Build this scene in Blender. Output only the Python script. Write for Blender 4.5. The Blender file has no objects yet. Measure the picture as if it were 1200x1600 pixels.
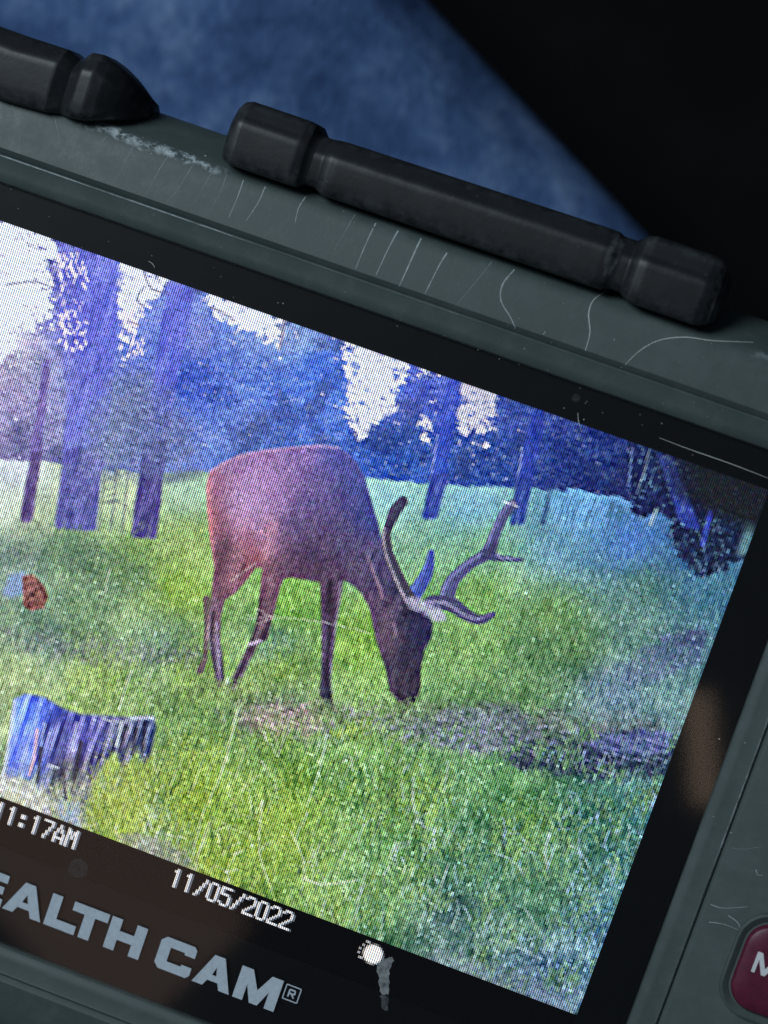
import bpy, bmesh, math, random
import numpy as np
from mathutils import Vector

MM = 0.001
scn = bpy.context.scene
col = scn.collection
random.seed(7)

# ------------------------------------------------------------------ camera
# device frame in millimetres: x right (0 = right edge of the display), y up (0 = top edge of the display), z out of it
CAM_ROT = (-0.0821879, 0.1319229, 0.3324512)
CAM_POS = (-12.0188, 10.3461, 192.0056)
LENS_RATIO = 2.151                      # focal length / sensor height
cd = bpy.data.cameras.new('camera')
cam = bpy.data.objects.new('camera', cd); col.objects.link(cam)
cam.location = [c * MM for c in CAM_POS]; cam.rotation_euler = CAM_ROT
cd.sensor_fit = 'VERTICAL'; cd.sensor_height = 24.0; cd.lens = 24.0 * LENS_RATIO
cd.clip_start = 0.01; cd.clip_end = 10.0
cd.dof.use_dof = True; cd.dof.focus_distance = 0.1958; cd.dof.aperture_fstop = 51.6 / 3.6
scn.camera = cam

# ------------------------------------------------------------------ world, room lamp and added reflection lights (a dark room)
w = bpy.data.worlds.new('World'); scn.world = w; w.use_nodes = True
bg = w.node_tree.nodes['Background']
bg.inputs[0].default_value = (0.55, 0.75, 1.0, 1); bg.inputs[1].default_value = 0.055

def lamp(name, loc, target, size, size_y, power, colour):
    d = bpy.data.lights.new(name, 'AREA'); d.shape = 'RECTANGLE'
    d.size = size * MM; d.size_y = size_y * MM; d.energy = power; d.color = colour
    o = bpy.data.objects.new(name, d); col.objects.link(o)
    o.location = [c * MM for c in loc]
    v = Vector([(t - l) for t, l in zip(target, loc)])
    o.rotation_euler = v.to_track_quat('-Z', 'Y').to_euler()
    return o
lamp('room_lamp', (-460, 260, 640), (-40, 0, 0), 300, 300, 4.3, (0.80, 0.92, 1.0))
lamp('added_hand_reflection', (-88, -118, 205), (-45, -40, 0), 70, 34, 0.0026, (1.0, 0.66, 0.50))  # added light, stands in for an unseen hand mirrored in the window
lamp('added_finger_reflection', (17, -58, 200), (0, -20, 0), 5, 20, 0.0003, (1.0, 0.72, 0.5))  # added strip light, stands in for an unseen finger mirrored in the bezel

scn.view_settings.view_transform = 'Standard'; scn.view_settings.look = 'None'
scn.view_settings.exposure = 0.0; scn.view_settings.gamma = 1.0

# ------------------------------------------------------------------ helpers
ca, sa = math.cos(CAM_ROT[0]), math.sin(CAM_ROT[0])
cb, sb = math.cos(CAM_ROT[1]), math.sin(CAM_ROT[1])
cc, sc_ = math.cos(CAM_ROT[2]), math.sin(CAM_ROT[2])
RM = (np.array([[cc, -sc_, 0], [sc_, cc, 0], [0, 0, 1]]) @ np.array([[cb, 0, sb], [0, 1, 0], [-sb, 0, cb]])
      @ np.array([[1, 0, 0], [0, ca, -sa], [0, sa, ca]]))
CP = np.array(CAM_POS); FPX = LENS_RATIO * 1600

def plan(P, z=0.0):
    """measured photo points -> millimetres on the device plane at height z"""
    P = np.asarray(P, float).reshape(-1, 2)
    d = np.stack([(P[:, 0] - 600) / FPX, -(P[:, 1] - 800) / FPX, -np.ones(len(P))], 1) @ RM.T
    t = (z - CP[2]) / d[:, 2]
    return CP[:2] + d[:, :2] * t[:, None]

def mesh_obj(name, verts, faces, mat, parent=None, smooth=True, angle=32):
    me = bpy.data.meshes.new(name)
    me.from_pydata([(x * MM, y * MM, z * MM) for x, y, z in verts], [], faces)
    bm = bmesh.new(); bm.from_mesh(me); bmesh.ops.recalc_face_normals(bm, faces=bm.faces); bm.to_mesh(me); bm.free()
    me.update()
    if smooth:
        me.polygons.foreach_set('use_smooth', [True] * len(me.polygons))
        me.set_sharp_from_angle(angle=math.radians(angle))
    if mat: me.materials.append(mat)
    o = bpy.data.objects.new(name, me); col.objects.link(o)
    if parent is not None: adopt(o, parent)
    return o

def adopt(o, parent):
    o.parent = parent
    p = parent; off = Vector((0, 0, 0))
    while p is not None:
        off += p.location; p = p.parent
    o.location = -off

def prism(name, pts, z0, z1, mat, parent, smooth=False):
    n = len(pts)
    v = [(x, y, z0) for x, y in pts] + [(x, y, z1) for x, y in pts]
    f = [tuple(range(n, 2 * n)), tuple(reversed(range(n)))]
    f += [(i, (i + 1) % n, n + (i + 1) % n, n + i) for i in range(n)]
    return mesh_obj(name, v, f, mat, parent, smooth)

def holed_prism(name, outer, inner, z0, z1, mat, parent):
    """two loops of the same count: a flat ring"""
    n = len(outer)
    v = [(x, y, z) for z in (z0, z1) for L in (outer, inner) for x, y in L]
    f = []
    for i in range(n):
        j = (i + 1) % n
        f += [(2*n+i, 2*n+j, 3*n+j, 3*n+i), (i, n+i, n+j, j), (i, j, 2*n+j, 2*n+i), (n+i, 3*n+i, 3*n+j, n+j)]
    return mesh_obj(name, v, f, mat, parent, False)

def rrect(x0, x1, y0, y1, r, n=8):
    out = []
    for cx, cy, a0 in ((x1 - r, y1 - r, 0), (x0 + r, y1 - r, 90), (x0 + r, y0 + r, 180), (x1 - r, y0 + r, 270)):
        for k in range(n + 1):
            a = math.radians(a0 + 90 * k / n)
            out.append((cx + r * math.cos(a), cy + r * math.sin(a)))
    return out

def loft(name, loops, mat, parent, cap0=False, cap1=False, angle=32):
    n = len(loops[0]); v = [p for L in loops for p in L]; f = []
    for k in range(len(loops) - 1):
        for i in range(n):
            j = (i + 1) % n
            f.append((k*n+i, k*n+j, (k+1)*n+j, (k+1)*n+i))
    if cap0: f.append(tuple(range(n)))
    if cap1: f.append(tuple(range((len(loops)-1)*n, len(loops)*n)))
    return mesh_obj(name, v, f, mat, parent, True, angle)

def smooth_line(P, n=6):
    P = [np.array(p, float) for p in P]; out = []
    for i in range(len(P) - 1):
        p0 = P[max(i-1, 0)]; p1 = P[i]; p2 = P[i+1]; p3 = P[min(i+2, len(P)-1)]
        for k in range(n):
            t = k / n
            out.append(0.5*((2*p1)+(-p0+p2)*t+(2*p0-5*p1+4*p2-p3)*t*t+(-p0+3*p1-3*p2+p3)*t**3))
    out.append(P[-1]); return out

# ------------------------------------------------------------------ materials
class NT:
    def __init__(s, name):
        s.m = bpy.data.materials.new(name); s.m.use_nodes = True; s.t = s.m.node_tree
        s.t.nodes.clear(); s.out = s.n('ShaderNodeOutputMaterial')
    def n(s, kind, **kw):
        nd = s.t.nodes.new(kind)
        for k, v in kw.items(): setattr(nd, k, v)
        return nd
    def l(s, a, b): s.t.links.new(a, b)
    def val(s, sock, v):
        if hasattr(v, 'is_linked') or hasattr(v, 'links'): s.l(v, sock)
        else: sock.default_value = v
    def math(s, op, a, b=None, c=None):
        nd = s.n('ShaderNodeMath', operation=op)
        s.val(nd.inputs[0], a)
        if b is not None: s.val(nd.inputs[1], b)
        if c is not None: s.val(nd.inputs[2], c)
        return nd.outputs[0]
    def coord(s): return s.n('ShaderNodeTexCoord').outputs['Object']
    def noise(s, scale, detail=4, rough=0.55, stretch=None, co=None):
        nd = s.n('ShaderNodeTexNoise'); nd.inputs['Scale'].default_value = scale
        nd.inputs['Detail'].default_value = detail; nd.inputs['Roughness'].default_value = rough
        c = co or s.coord()
        if stretch:
            mp = s.n('ShaderNodeMapping'); mp.inputs['Scale'].default_value = stretch; s.l(c, mp.inputs[0]); c = mp.outputs[0]
        s.l(c, nd.inputs['Vector']); return nd.outputs['Fac']
    def ramp(s, fac, stops):
        r = s.n('ShaderNodeValToRGB'); e = r.color_ramp.elements
        while len(e) < len(stops): e.new(0.5)
        for el, (p, c) in zip(e, stops): el.position = p; el.color = (*c, 1) if len(c) == 3 else c
        s.l(fac, r.inputs[0]); return r.outputs[0]
    def mix(s, f, a, b):
        nd = s.n('ShaderNodeMix', data_type='RGBA')
        s.val(nd.inputs[0], f); s.val(nd.inputs[6], a); s.val(nd.inputs[7], b); return nd.outputs[2]
    def bump(s, h, strength, dist):
        b = s.n('ShaderNodeBump'); b.inputs['Strength'].default_value = strength; b.inputs['Distance'].default_value = dist
        s.l(h, b.inputs['Height']); return b.outputs[0]
    def principled(s, base, rough, normal=None, spec=0.5):
        p = s.n('ShaderNodeBsdfPrincipled'); s.val(p.inputs['Base Color'], base); s.val(p.inputs['Roughness'], rough)
        p.inputs['Specular IOR Level'].default_value = spec
        if normal is not None: s.l(normal, p.inputs['Normal'])
        s.l(p.outputs[0], s.out.inputs[0]); return p

def mat_housing():
    k = NT('housing_plastic')
    big = k.noise(60, 5, 0.6); fine = k.noise(2600, 3, 0.6); mid = k.noise(420, 5, 0.65)
    base = k.ramp(big, [(0.3, (0.052, 0.072, 0.071)), (0.7, (0.063, 0.086, 0.084))])
    # dust haze and rubbed film
    haze = k.math('MULTIPLY', k.math('SUBTRACT', mid, 0.48), 0.9); haze.node.use_clamp = True
    base = k.mix(haze, base, (0.13, 0.155, 0.16, 1))
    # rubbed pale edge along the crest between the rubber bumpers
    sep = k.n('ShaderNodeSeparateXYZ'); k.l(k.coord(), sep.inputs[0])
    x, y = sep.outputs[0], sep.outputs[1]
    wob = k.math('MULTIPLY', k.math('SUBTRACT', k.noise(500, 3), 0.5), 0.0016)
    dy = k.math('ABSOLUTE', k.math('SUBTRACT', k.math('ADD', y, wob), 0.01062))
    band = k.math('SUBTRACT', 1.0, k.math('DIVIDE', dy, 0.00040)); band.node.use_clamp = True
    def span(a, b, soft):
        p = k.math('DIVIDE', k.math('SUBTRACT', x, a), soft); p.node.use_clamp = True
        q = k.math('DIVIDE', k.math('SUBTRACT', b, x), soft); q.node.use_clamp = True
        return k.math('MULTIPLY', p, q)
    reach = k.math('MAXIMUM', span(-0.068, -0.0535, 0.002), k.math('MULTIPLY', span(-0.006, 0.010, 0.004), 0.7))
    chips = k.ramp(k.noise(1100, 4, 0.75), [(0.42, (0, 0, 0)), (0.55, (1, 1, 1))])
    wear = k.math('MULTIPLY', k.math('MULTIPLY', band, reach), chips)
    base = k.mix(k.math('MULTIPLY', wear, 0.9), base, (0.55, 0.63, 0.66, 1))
    h = k.math('ADD', k.math('MULTIPLY', fine, 0.6), mid)
    k.principled(base, k.ramp(mid, [(0.3, (0.42,)*3), (0.75, (0.62,)*3)]), k.bump(h, 0.14, 0.0001), 0.45)
    return k.m

def mat_rubber():
    k = NT('black_rubber')
    mid = k.noise(350, 5, 0.65); fine = k.noise(1800, 3)
    base = k.ramp(mid, [(0.35, (0.009, 0.0105, 0.013)), (0.75, (0.015, 0.017, 0.0195))])
    geo = k.n('ShaderNodeNewGeometry')
    edge = k.ramp(geo.outputs['Pointiness'], [(0.505, (0, 0, 0)), (0.57, (1, 1, 1))])
    e = k.math('MULTIPLY', edge, k.ramp(k.noise(700, 4, 0.7), [(0.4, (0, 0, 0)), (0.65, (1, 1, 1))]))
    base = k.mix(k.math('MULTIPLY', e, 0.8), base, (0.075, 0.084, 0.09, 1))
    dust = k.ramp(k.noise(2400, 2), [(0.70, (0, 0, 0)), (0.76, (1, 1, 1))])
    base = k.mix(k.math('MULTIPLY', dust, 0.25), base, (0.12, 0.13, 0.14, 1))
    k.principled(base, 0.46, k.bump(k.math('ADD', mid, k.math('MULTIPLY', fine, .4)), 0.18, 0.00012), 0.45)
    return k.m

def mat_plain(name, c, rough, var=0.15, scale=400, spec=0.5, bump=0.1):
    k = NT(name); f = k.noise(scale, 4, 0.6)
    base = k.ramp(f, [(0.3, tuple(v*(1-var) for v in c)), (0.7, tuple(v*(1+var) for v in c))])
    k.principled(base, rough, k.bump(f, bump, 0.0001), spec); return k.m

def mat_pane():
    k = NT('clear_window_plastic')
    tr = k.n('ShaderNodeBsdfTransparent'); gl = k.n('ShaderNodeBsdfGlossy')
    gl.inputs['Roughness'].default_value = 0.06
    fr = k.n('ShaderNodeFresnel'); fr.inputs[0].default_value = 1.5
    mx = k.n('ShaderNodeMixShader'); k.l(fr.outputs[0], mx.inputs[0]); k.l(tr.outputs[0], mx.inputs[1]); k.l(gl.outputs[0], mx.inputs[2])
    k.l(mx.outputs[0], k.out.inputs[0]); return k.m

def mat_smear(name, c, density, scale):
    k = NT(name)
    tr = k.n('ShaderNodeBsdfTransparent'); df = k.n('ShaderNodeBsdfDiffuse'); df.inputs[0].default_value = (*c, 1)
    f = k.ramp(k.noise(scale, 4, 0.7), [(0.35, (0.25*density,)*3), (0.62, (density,)*3)])
    mx = k.n('ShaderNodeMixShader'); k.l(f, mx.inputs[0]); k.l(tr.outputs[0], mx.inputs[1]); k.l(df.outputs[0], mx.inputs[2])
    k.l(mx.outputs[0], k.out.inputs[0]); return k.m

def mat_cloth():
    k = NT('blue_plush')
    a = k.noise(45, 6, 0.65); b = k.noise(190, 5, 0.7); c = k.noise(1500, 3, 0.6, (1, 0.35, 1))
    f = k.math('ADD', k.math('MULTIPLY', a, 0.42), k.math('ADD', k.math('MULTIPLY', b, 0.42), k.math('MULTIPLY', c, 0.16)))
    base = k.ramp(f, [(0.37, (0.026, 0.054, 0.140)), (0.50, (0.064, 0.124, 0.275)), (0.62, (0.165, 0.255, 0.44))])
    p = k.principled(base, 0.95, k.bump(f, 0.7, 0.003), 0.1)
    return k.m

def mat_display():
    k = NT('lit_display')
    at = k.n('ShaderNodeAttribute', attribute_name='picture')
    sep = k.n('ShaderNodeSeparateXYZ'); k.l(k.coord(), sep.inputs[0])
    tau = 2 * math.pi
    ph = k.math('MULTIPLY', sep.outputs[0], tau / (PITCH_X * MM))
    pv = k.math('MULTIPLY', sep.outputs[1], tau / (PITCH_Y * MM))
    row = k.math('MULTIPLY_ADD', k.math('COSINE', pv), 0.22, 1.0)
    s3 = k.n('ShaderNodeSeparateColor'); k.l(at.outputs['Color'], s3.inputs[0])
    cm = k.n('ShaderNodeCombineColor')
    for i, off in enumerate((-0.35, 0.0, 0.35)):      # the colour stripes of every display cell
        m = k.math('MULTIPLY_ADD', k.math('COSINE', k.math('ADD', ph, off)), 0.5, 0.5)
        m = k.math('MULTIPLY_ADD', k.math('MULTIPLY', m, m), 8 / 3 * .62, .38)
        k.l(k.math('MULTIPLY', k.math('MULTIPLY', s3.outputs[i], m), row), cm.inputs[i])
    em = k.n('ShaderNodeEmission'); k.l(cm.outputs[0], em.inputs[0]); em.inputs[1].default_value = 1.0
    k.l(em.outputs[0], k.out.inputs[0]); return k.m

COLS, ROWS, STRIP = 480, 272, 250
LCD_W, LCD_H = 95.04, 54.0
PITCH_X, PITCH_Y = LCD_W / COLS, LCD_H / ROWS

# ------------------------------------------------------------------ the picture on the display
def make_picture():
    rng = np.random.default_rng(11)
    S = 3; W, H = COLS * S, ROWS * S
    # photo coordinates of every sample
    xx = (np.arange(W) + .5) / S * PITCH_X - LCD_W; yy = -(np.arange(H) + .5) / S * PITCH_Y
    gx, gy = np.meshgrid(xx, yy)
    d = np.stack([gx, gy, np.zeros_like(gx)], -1) - CP
    d = d @ RM
    PX = 600 - FPX * d[..., 0] / d[..., 2]; PY = 800 + FPX * d[..., 1] / d[..., 2]
    C = np.zeros((H, W, 3))

    def uv(P):
        q = plan(P); return np.stack([(q[:, 0] + LCD_W) / PITCH_X * S, -q[:, 1] / PITCH_Y * S], 1)
    def vn(cell_x, cell_y):
        """smooth value noise 0..1 with cells given in display pixels"""
        nx = int(W / (cell_x * S)) + 3; ny = int(H / (cell_y * S)) + 3
        g = rng.random((ny, nx))
        fx = np.arange(W) / (cell_x * S); fy = np.arange(H) / (cell_y * S)
        ix = fx.astype(int); iy = fy.astype(int); tx = fx - ix; ty = fy - iy
        tx = tx * tx * (3 - 2 * tx); ty = ty * ty * (3 - 2 * ty)
        a = g[iy][:, ix] * (1 - tx) + g[iy][:, ix + 1] * tx
        b = g[iy + 1][:, ix] * (1 - tx) + g[iy + 1][:, ix + 1] * tx
        return a * (1 - ty)[:, None] + b * ty[:, None]
    def fbm(cx, cy, octs=4, fall=0.6):
        t = 0; a = 1; s = 0
        for _ in range(octs):
            t = t + a * vn(cx, cy); s += a; a *= fall; cx = max(cx / 2, .4); cy = max(cy / 2, .4)
        return t / s
    def blur(m, r):
        r = int(r)
        if r < 1: return m
        for ax in (0, 1):
            for _ in range(2):
                p = [(0, 0)] * m.ndim; p[ax] = (r + 1, r)
                c = np.cumsum(np.pad(m, p, mode='edge'), axis=ax)
                n = m.shape[ax]
                m = (np.take(c, np.arange(2*r+1, 2*r+1+n), axis=ax) - np.take(c, np.arange(0, n), axis=ax)) / (2*r+1)
        return m
    def poly(P, soft=0, curve=False):
        if curve:
            P = list(P); L = smooth_line([P[-1]] + P + [P[0], P[1]], 5); P = L[5:-6]
        q = uv(P); m = np.zeros((H, W))
        x0 = max(int(q[:, 0].min()) - 2, 0); x1 = min(int(q[:, 0].max()) + 3, W)
        y0 = max(int(q[:, 1].min()) - 2, 0); y1 = min(int(q[:, 1].max()) + 3, H)
        if x1 <= x0 or y1 <= y0: return m
        X, Y = np.meshgrid(np.arange(x0, x1) + .5, np.arange(y0, y1) + .5)
        ins = np.zeros(X.shape, bool)
        for i in range(len(q)):
            ax, ay = q[i]; bx, by = q[(i + 1) % len(q)]
            if ay == by: continue
            ins ^= ((ay > Y) != (by > Y)) & (X < (bx - ax) * (Y - ay) / (by - ay) + ax)
        m[y0:y1, x0:x1] = ins
        return blur(m, soft * S) if soft else m
    def stroke(P, widths, soft=0, n=6):
        """tapered line; widths in photo pixels"""
        pts = smooth_line(P, n); ws = np.interp(np.linspace(0, len(P) - 1, len(pts)), np.arange(len(P)), widths)
        q = uv([tuple(p) for p in pts]); r = ws / 3.45 * S / 2
        R = r.max() + 3 + soft * S * 4
        x0 = max(int(q[:, 0].min() - R), 0); x1 = min(int(q[:, 0].max() + R), W)
        y0 = max(int(q[:, 1].min() - R), 0); y1 = min(int(q[:, 1].max() + R), H)
        if x1 <= x0 or y1 <= y0: return (0, 1, 0, 1, np.zeros((1, 1)))
        X, Y = np.meshgrid(np.arange(x0, x1) + .5, np.arange(y0, y1) + .5); best = np.full(X.shape, 0.)
        for i in range(len(q) - 1):
            a = q[i]; dd = q[i+1] - a; L = dd @ dd + 1e-9
            t = np.clip(((X - a[0]) * dd[0] + (Y - a[1]) * dd[1]) / L, 0, 1)
            dist = np.hypot(X - a[0] - t * dd[0], Y - a[1] - t * dd[1])
            best = np.maximum(best, np.clip(r[i] + (r[i+1] - r[i]) * t - dist + .5, 0, 1))
        return (y0, y1, x0, x1, blur(best, soft * S) if soft else best)
    def clip_to(t, mask):
        y0, y1, x0, x1, m = t; return (y0, y1, x0, x1, m * mask[y0:y1, x0:x1])
    def put(m, c, a=1.0):
        nonlocal C
        c = np.asarray(c, float)
        if isinstance(m, tuple):
            y0, y1, x0, x1, m = m
        else:
            ys = np.flatnonzero(m.any(1)); xs = np.flatnonzero(m.any(0))
            if not len(ys): return
            y0, y1, x0, x1 = ys[0], ys[-1] + 1, xs[0], xs[-1] + 1; m = m[y0:y1, x0:x1]
        if c.ndim == 3: c = c[y0:y1, x0:x1]
        C[y0:y1, x0:x1] += (c - C[y0:y1, x0:x1]) * (m * a)[..., None]
    def field(pts, power=3.0):
        """smooth colour field through control points (x, y, r, g, b) in photo coordinates"""
        st = 12; X = PX[::st, ::st]; Y = PY[::st, ::st]
        num = 0; den = 0
        for x, y, *c in pts:
            wt = 1 / (((X - x) ** 2 + (Y - y) ** 2) + 300) ** (power / 2)
            num = num + wt[..., None] * np.array(c, float); den = den + wt
        f = num / den[..., None]
        fy = np.clip(np.arange(H) / st, 0, f.shape[0] - 1.001); fx = np.clip(np.arange(W) / st, 0, f.shape[1] - 1.001)
        iy = fy.astype(int); ix = fx.astype(int); ty = (fy - iy)[:, None, None]; tx = (fx - ix)[None, :, None]
        return ((f[iy][:, ix] * (1-tx) + f[iy][:, ix+1] * tx) * (1-ty) + (f[iy+1][:, ix] * (1-tx) + f[iy+1][:, ix+1] * tx) * ty)
    def splat(x, y, ang, length, colours, width=1, bend=0.0, alpha=0.8, k=14):
        """many thin blades at once: base points, lean angle from straight up (in the photo), length in photo px"""
        nonlocal C
        t = np.linspace(0, 1, k)
        A = ang[:, None] + bend[:, None] * t if np.ndim(bend) else ang[:, None] + 0 * t
        X = x[:, None] + length[:, None] * t * np.sin(A); Y = y[:, None] - length[:, None] * t * np.cos(A)
        q = uv(np.stack([X.ravel(), Y.ravel()], 1)); cc_ = np.repeat(colours, k, axis=0)
        for dx in range(width):
            ix = (q[:, 0] + dx).astype(int); iy = q[:, 1].astype(int)
            ok = (ix >= 0) & (ix < W) & (iy >= 0) & (iy < STRIP * S)
            C[iy[ok], ix[ok]] = C[iy[ok], ix[ok]] * (1 - alpha) + cc_[ok] * alpha

    # ---- sky and trees
    C[:] = field([(20, 400, 212, 218, 232), (300, 470, 214, 216, 234), (580, 600, 206, 208, 222), (750, 640, 194, 192, 212), (1100, 740, 90, 100, 140)])
    tree = field([(20, 640, 150, 142, 196), (60, 690, 122, 114, 172), (20, 700, 124, 120, 176), (20, 560, 186, 178, 216), (130, 500, 96, 92, 200), (230, 560, 92, 98, 190),
                  (300, 600, 66, 82, 186), (160, 650, 104, 108, 178), (450, 620, 62, 86, 186), (380, 680, 74, 88, 168), (500, 575, 58, 88, 200), (490, 520, 118, 128, 200), (455, 520, 126, 134, 198),
                  (640, 700, 42, 72, 165), (650, 620, 66, 76, 180), (760, 720, 36, 66, 155), (820, 650, 46, 68, 160), (920, 700, 28, 52, 135),
                  (1000, 760, 26, 42, 110), (1080, 760, 22, 28, 85), (1100, 840, 28, 38, 80)])
    near = (np.clip((880 - PX) / 250, 0, 1) * np.clip((PX - 20) / 160, 0, 1))[..., None]
    def cool(c): return c * (1 + near * np.array([.12, .28, .20]))
    tree = cool(tree)
    gap = np.zeros((H, W))
    for P in ([(-300, 200), (0, 330), (92, 365), (84, 420), (86, 500), (30, 530), (0, 580), (-300, 560)],
              [(188, 405), (275, 432), (245, 470), (220, 480), (214, 520), (190, 545), (183, 470)],
              [(322, 450), (445, 495), (440, 552), (418, 545), (395, 520), (350, 505), (320, 480)],
              [(534, 524), (560, 530), (600, 545), (645, 570), (622, 600), (618, 640), (585, 668), (566, 695), (553, 680), (538, 650), (540, 590), (534, 560)],
              [(716, 590), (778, 612), (772, 655), (762, 680), (740, 676), (722, 690), (712, 660)],
              [(652, 560), (690, 575), (690, 590), (655, 585)],
              [(655, 655), (678, 650), (672, 695), (655, 692)], [(735, 690), (770, 690), (760, 708), (730, 704)],
              [(853, 660), (868, 662), (866, 672), (852, 668)], [(850, 688), (862, 690), (858, 700), (848, 696)]):
        gap = np.maximum(gap, poly(P))
    g1 = blur(gap, 6 * S); g2 = blur(gap, 1.5 * S)
    rag = fbm(3.6, 2.8, 4, 0.95)
    m = np.clip((0.62 * g1 + 0.48 * g2 + (rag - 0.5) * 2.3 - 0.50) * 5, 0, 1)
    left_haze = np.clip((120 - PX) / 220, 0, 1) * np.clip((720 - PY) / 260, 0, 1)
    hz = np.clip((fbm(4, 2.4, 4, .9) - 0.60 + left_haze * .14) * 8, 0, 1) * np.clip(left_haze * 3, 0, 1)
    m = np.maximum(m, hz * .7)
    tex = (fbm(7, 7, 4, .8) - .5) * 44 + (fbm(1.6, 1.0, 2, .8) - .5) * 60
    tr = tree + tex[..., None] * np.array([.85, .9, .75])
    specks = np.clip((fbm(2.0, 1.2, 2, .9) - .70) * 12, 0, 1)
    tr = tr + (np.array([150, 165, 200]) - tr) * (specks * .45)[..., None]
    tr = tr + ((fbm(26, 20, 3) - .5) * 60)[..., None]
    C = tr * (1 - m[..., None]) + C * m[..., None]
    pink = np.clip(m * (1 - m) * 4, 0, 1); put(pink * (fbm(3, 3, 2) > .5), (205, 160, 205), .35)
    n = 5200; x = rng.uniform(-250, 1000, n); y = rng.uniform(380, 780, n)
    q = uv(np.stack([x, y], 1)); ix = np.clip(q[:, 0].astype(int), 0, W-1); iy = np.clip(q[:, 1].astype(int), 0, H-1)
    ok = (m[iy, ix] < .3) & (y > 350 + .35 * x); x, y = x[ok], y[ok]; n = len(x); base_c = tr[iy[ok], ix[ok]]
    dl = np.where(rng.random(n) < .6, -1, 1)[:, None] * rng.uniform(12, 46, (n, 1))
    splat(x, y, rng.choice([-1, 1], n) * rng.uniform(1.2, 2.0, n), rng.uniform(5, 22, n), np.clip(base_c + dl * np.array([.9, .95, .8]), 0, 255), 2, rng.normal(0, .4, n), .6, 8)
    put(np.clip((fbm(14, 18, 3) - .52) * 5, 0, 1) * (1 - m) * (PY < 800), (34, 44, 100), .38)
    # soft sunlit puff between trunks and hazy tips
    put(poly([(196, 430), (212, 440), (216, 490), (204, 505), (192, 470)], 3), (205, 208, 222), .8)
    put(poly([(300, 490), (318, 486), (330, 520), (326, 555), (300, 560), (292, 530)], 4), (128, 136, 215), .75)
    # trunks
    def trunk(P, c, seed_tex, edge=None, a=.68, lift=True):
        mm = poly(P, 1.0); mm = np.clip(mm * 1.5 - fbm(3, 8, 3, .8) * .55, 0, 1)
        streak = (vn(2.6, 22) - .5) * 30 + (vn(1.2, 4) - .5) * 34 + (fbm(5, 5, 3) - .5) * 36
        base_ = 0 * C + np.array(c, float)
        put(mm, (cool(base_) if lift else base_) + streak[..., None], a)
    trunk([(118, 380), (186, 408), (180, 560), (172, 660), (158, 740), (152, 828), (92, 824), (96, 740), (106, 640), (112, 520)], (84, 80, 196), 1)
    trunk([(88, 378), (112, 388), (110, 520), (104, 640), (98, 560), (92, 440)], (100, 96, 210), 1, a=.55)
    trunk([(108, 560), (124, 560), (112, 824), (86, 820), (98, 700)], (112, 108, 205), 1, a=.6)
    trunk([(262, 438), (304, 452), (292, 520), (276, 600), (262, 700), (250, 780), (242, 842), (206, 838), (216, 770), (226, 690), (238, 600), (250, 520)], (82, 76, 188), 1)
    trunk([(68, 560), (80, 560), (72, 640), (62, 720), (50, 816), (32, 814), (44, 720), (58, 640)], (100, 80, 160), 1, a=.85)
    trunk([(702, 586), (722, 594), (712, 660), (698, 740), (686, 812), (660, 808), (672, 740), (682, 670), (692, 620)], (44, 60, 178), 1)
    trunk([(836, 636), (852, 644), (846, 690), (832, 750), (822, 818), (798, 820), (806, 750), (820, 690)], (38, 58, 176), 1)
    trunk([(880, 650), (892, 652), (872, 740), (866, 740)], (34, 56, 150), 1, a=.5)
    put(stroke([(684, 680), (676, 730), (668, 770)], [3, 3, 2]), (150, 160, 215), .6)
    put(stroke([(816, 700), (812, 730), (806, 760)], [3, 3, 2]), (140, 160, 215), .7)
    for _ in range(130):   # sun flecks down the big trunks
        x0, y0 = (rng.uniform(92, 136), rng.uniform(395, 545)) if rng.random() < .6 else (rng.uniform(190, 222), rng.uniform(470, 560))
        put(stroke([(x0, y0), (x0 + rng.uniform(-5, 5), y0 + rng.uniform(2, 9))], [rng.uniform(2, 5)] * 2, n=2), (222, 208, 232), .75)
    for P, w_ in (([(225, 425), (236, 450), (262, 458)], 3), ([(226, 448), (214, 466), (226, 480)], 3), ([(240, 425), (250, 440)], 3), ([(330, 480), (350, 490), (365, 500)], 3),
                  ([(10, 445), (50, 440), (84, 448)], 3), ([(444, 500), (438, 545)], 5), ([(200, 500), (218, 508)], 3)):
        put(stroke(P, [w_] * len(P)), (110, 108, 150), .55)

    # ---- meadow
    horizon = np.interp(PX.ravel(), [-600, 0, 90, 180, 260, 330, 560, 640, 700, 790, 860, 940, 1010, 1060, 1250],
                        [690, 713, 722, 735, 738, 734, 744, 750, 754, 760, 762, 768, 788, 815, 860]).reshape(PX.shape)
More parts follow.
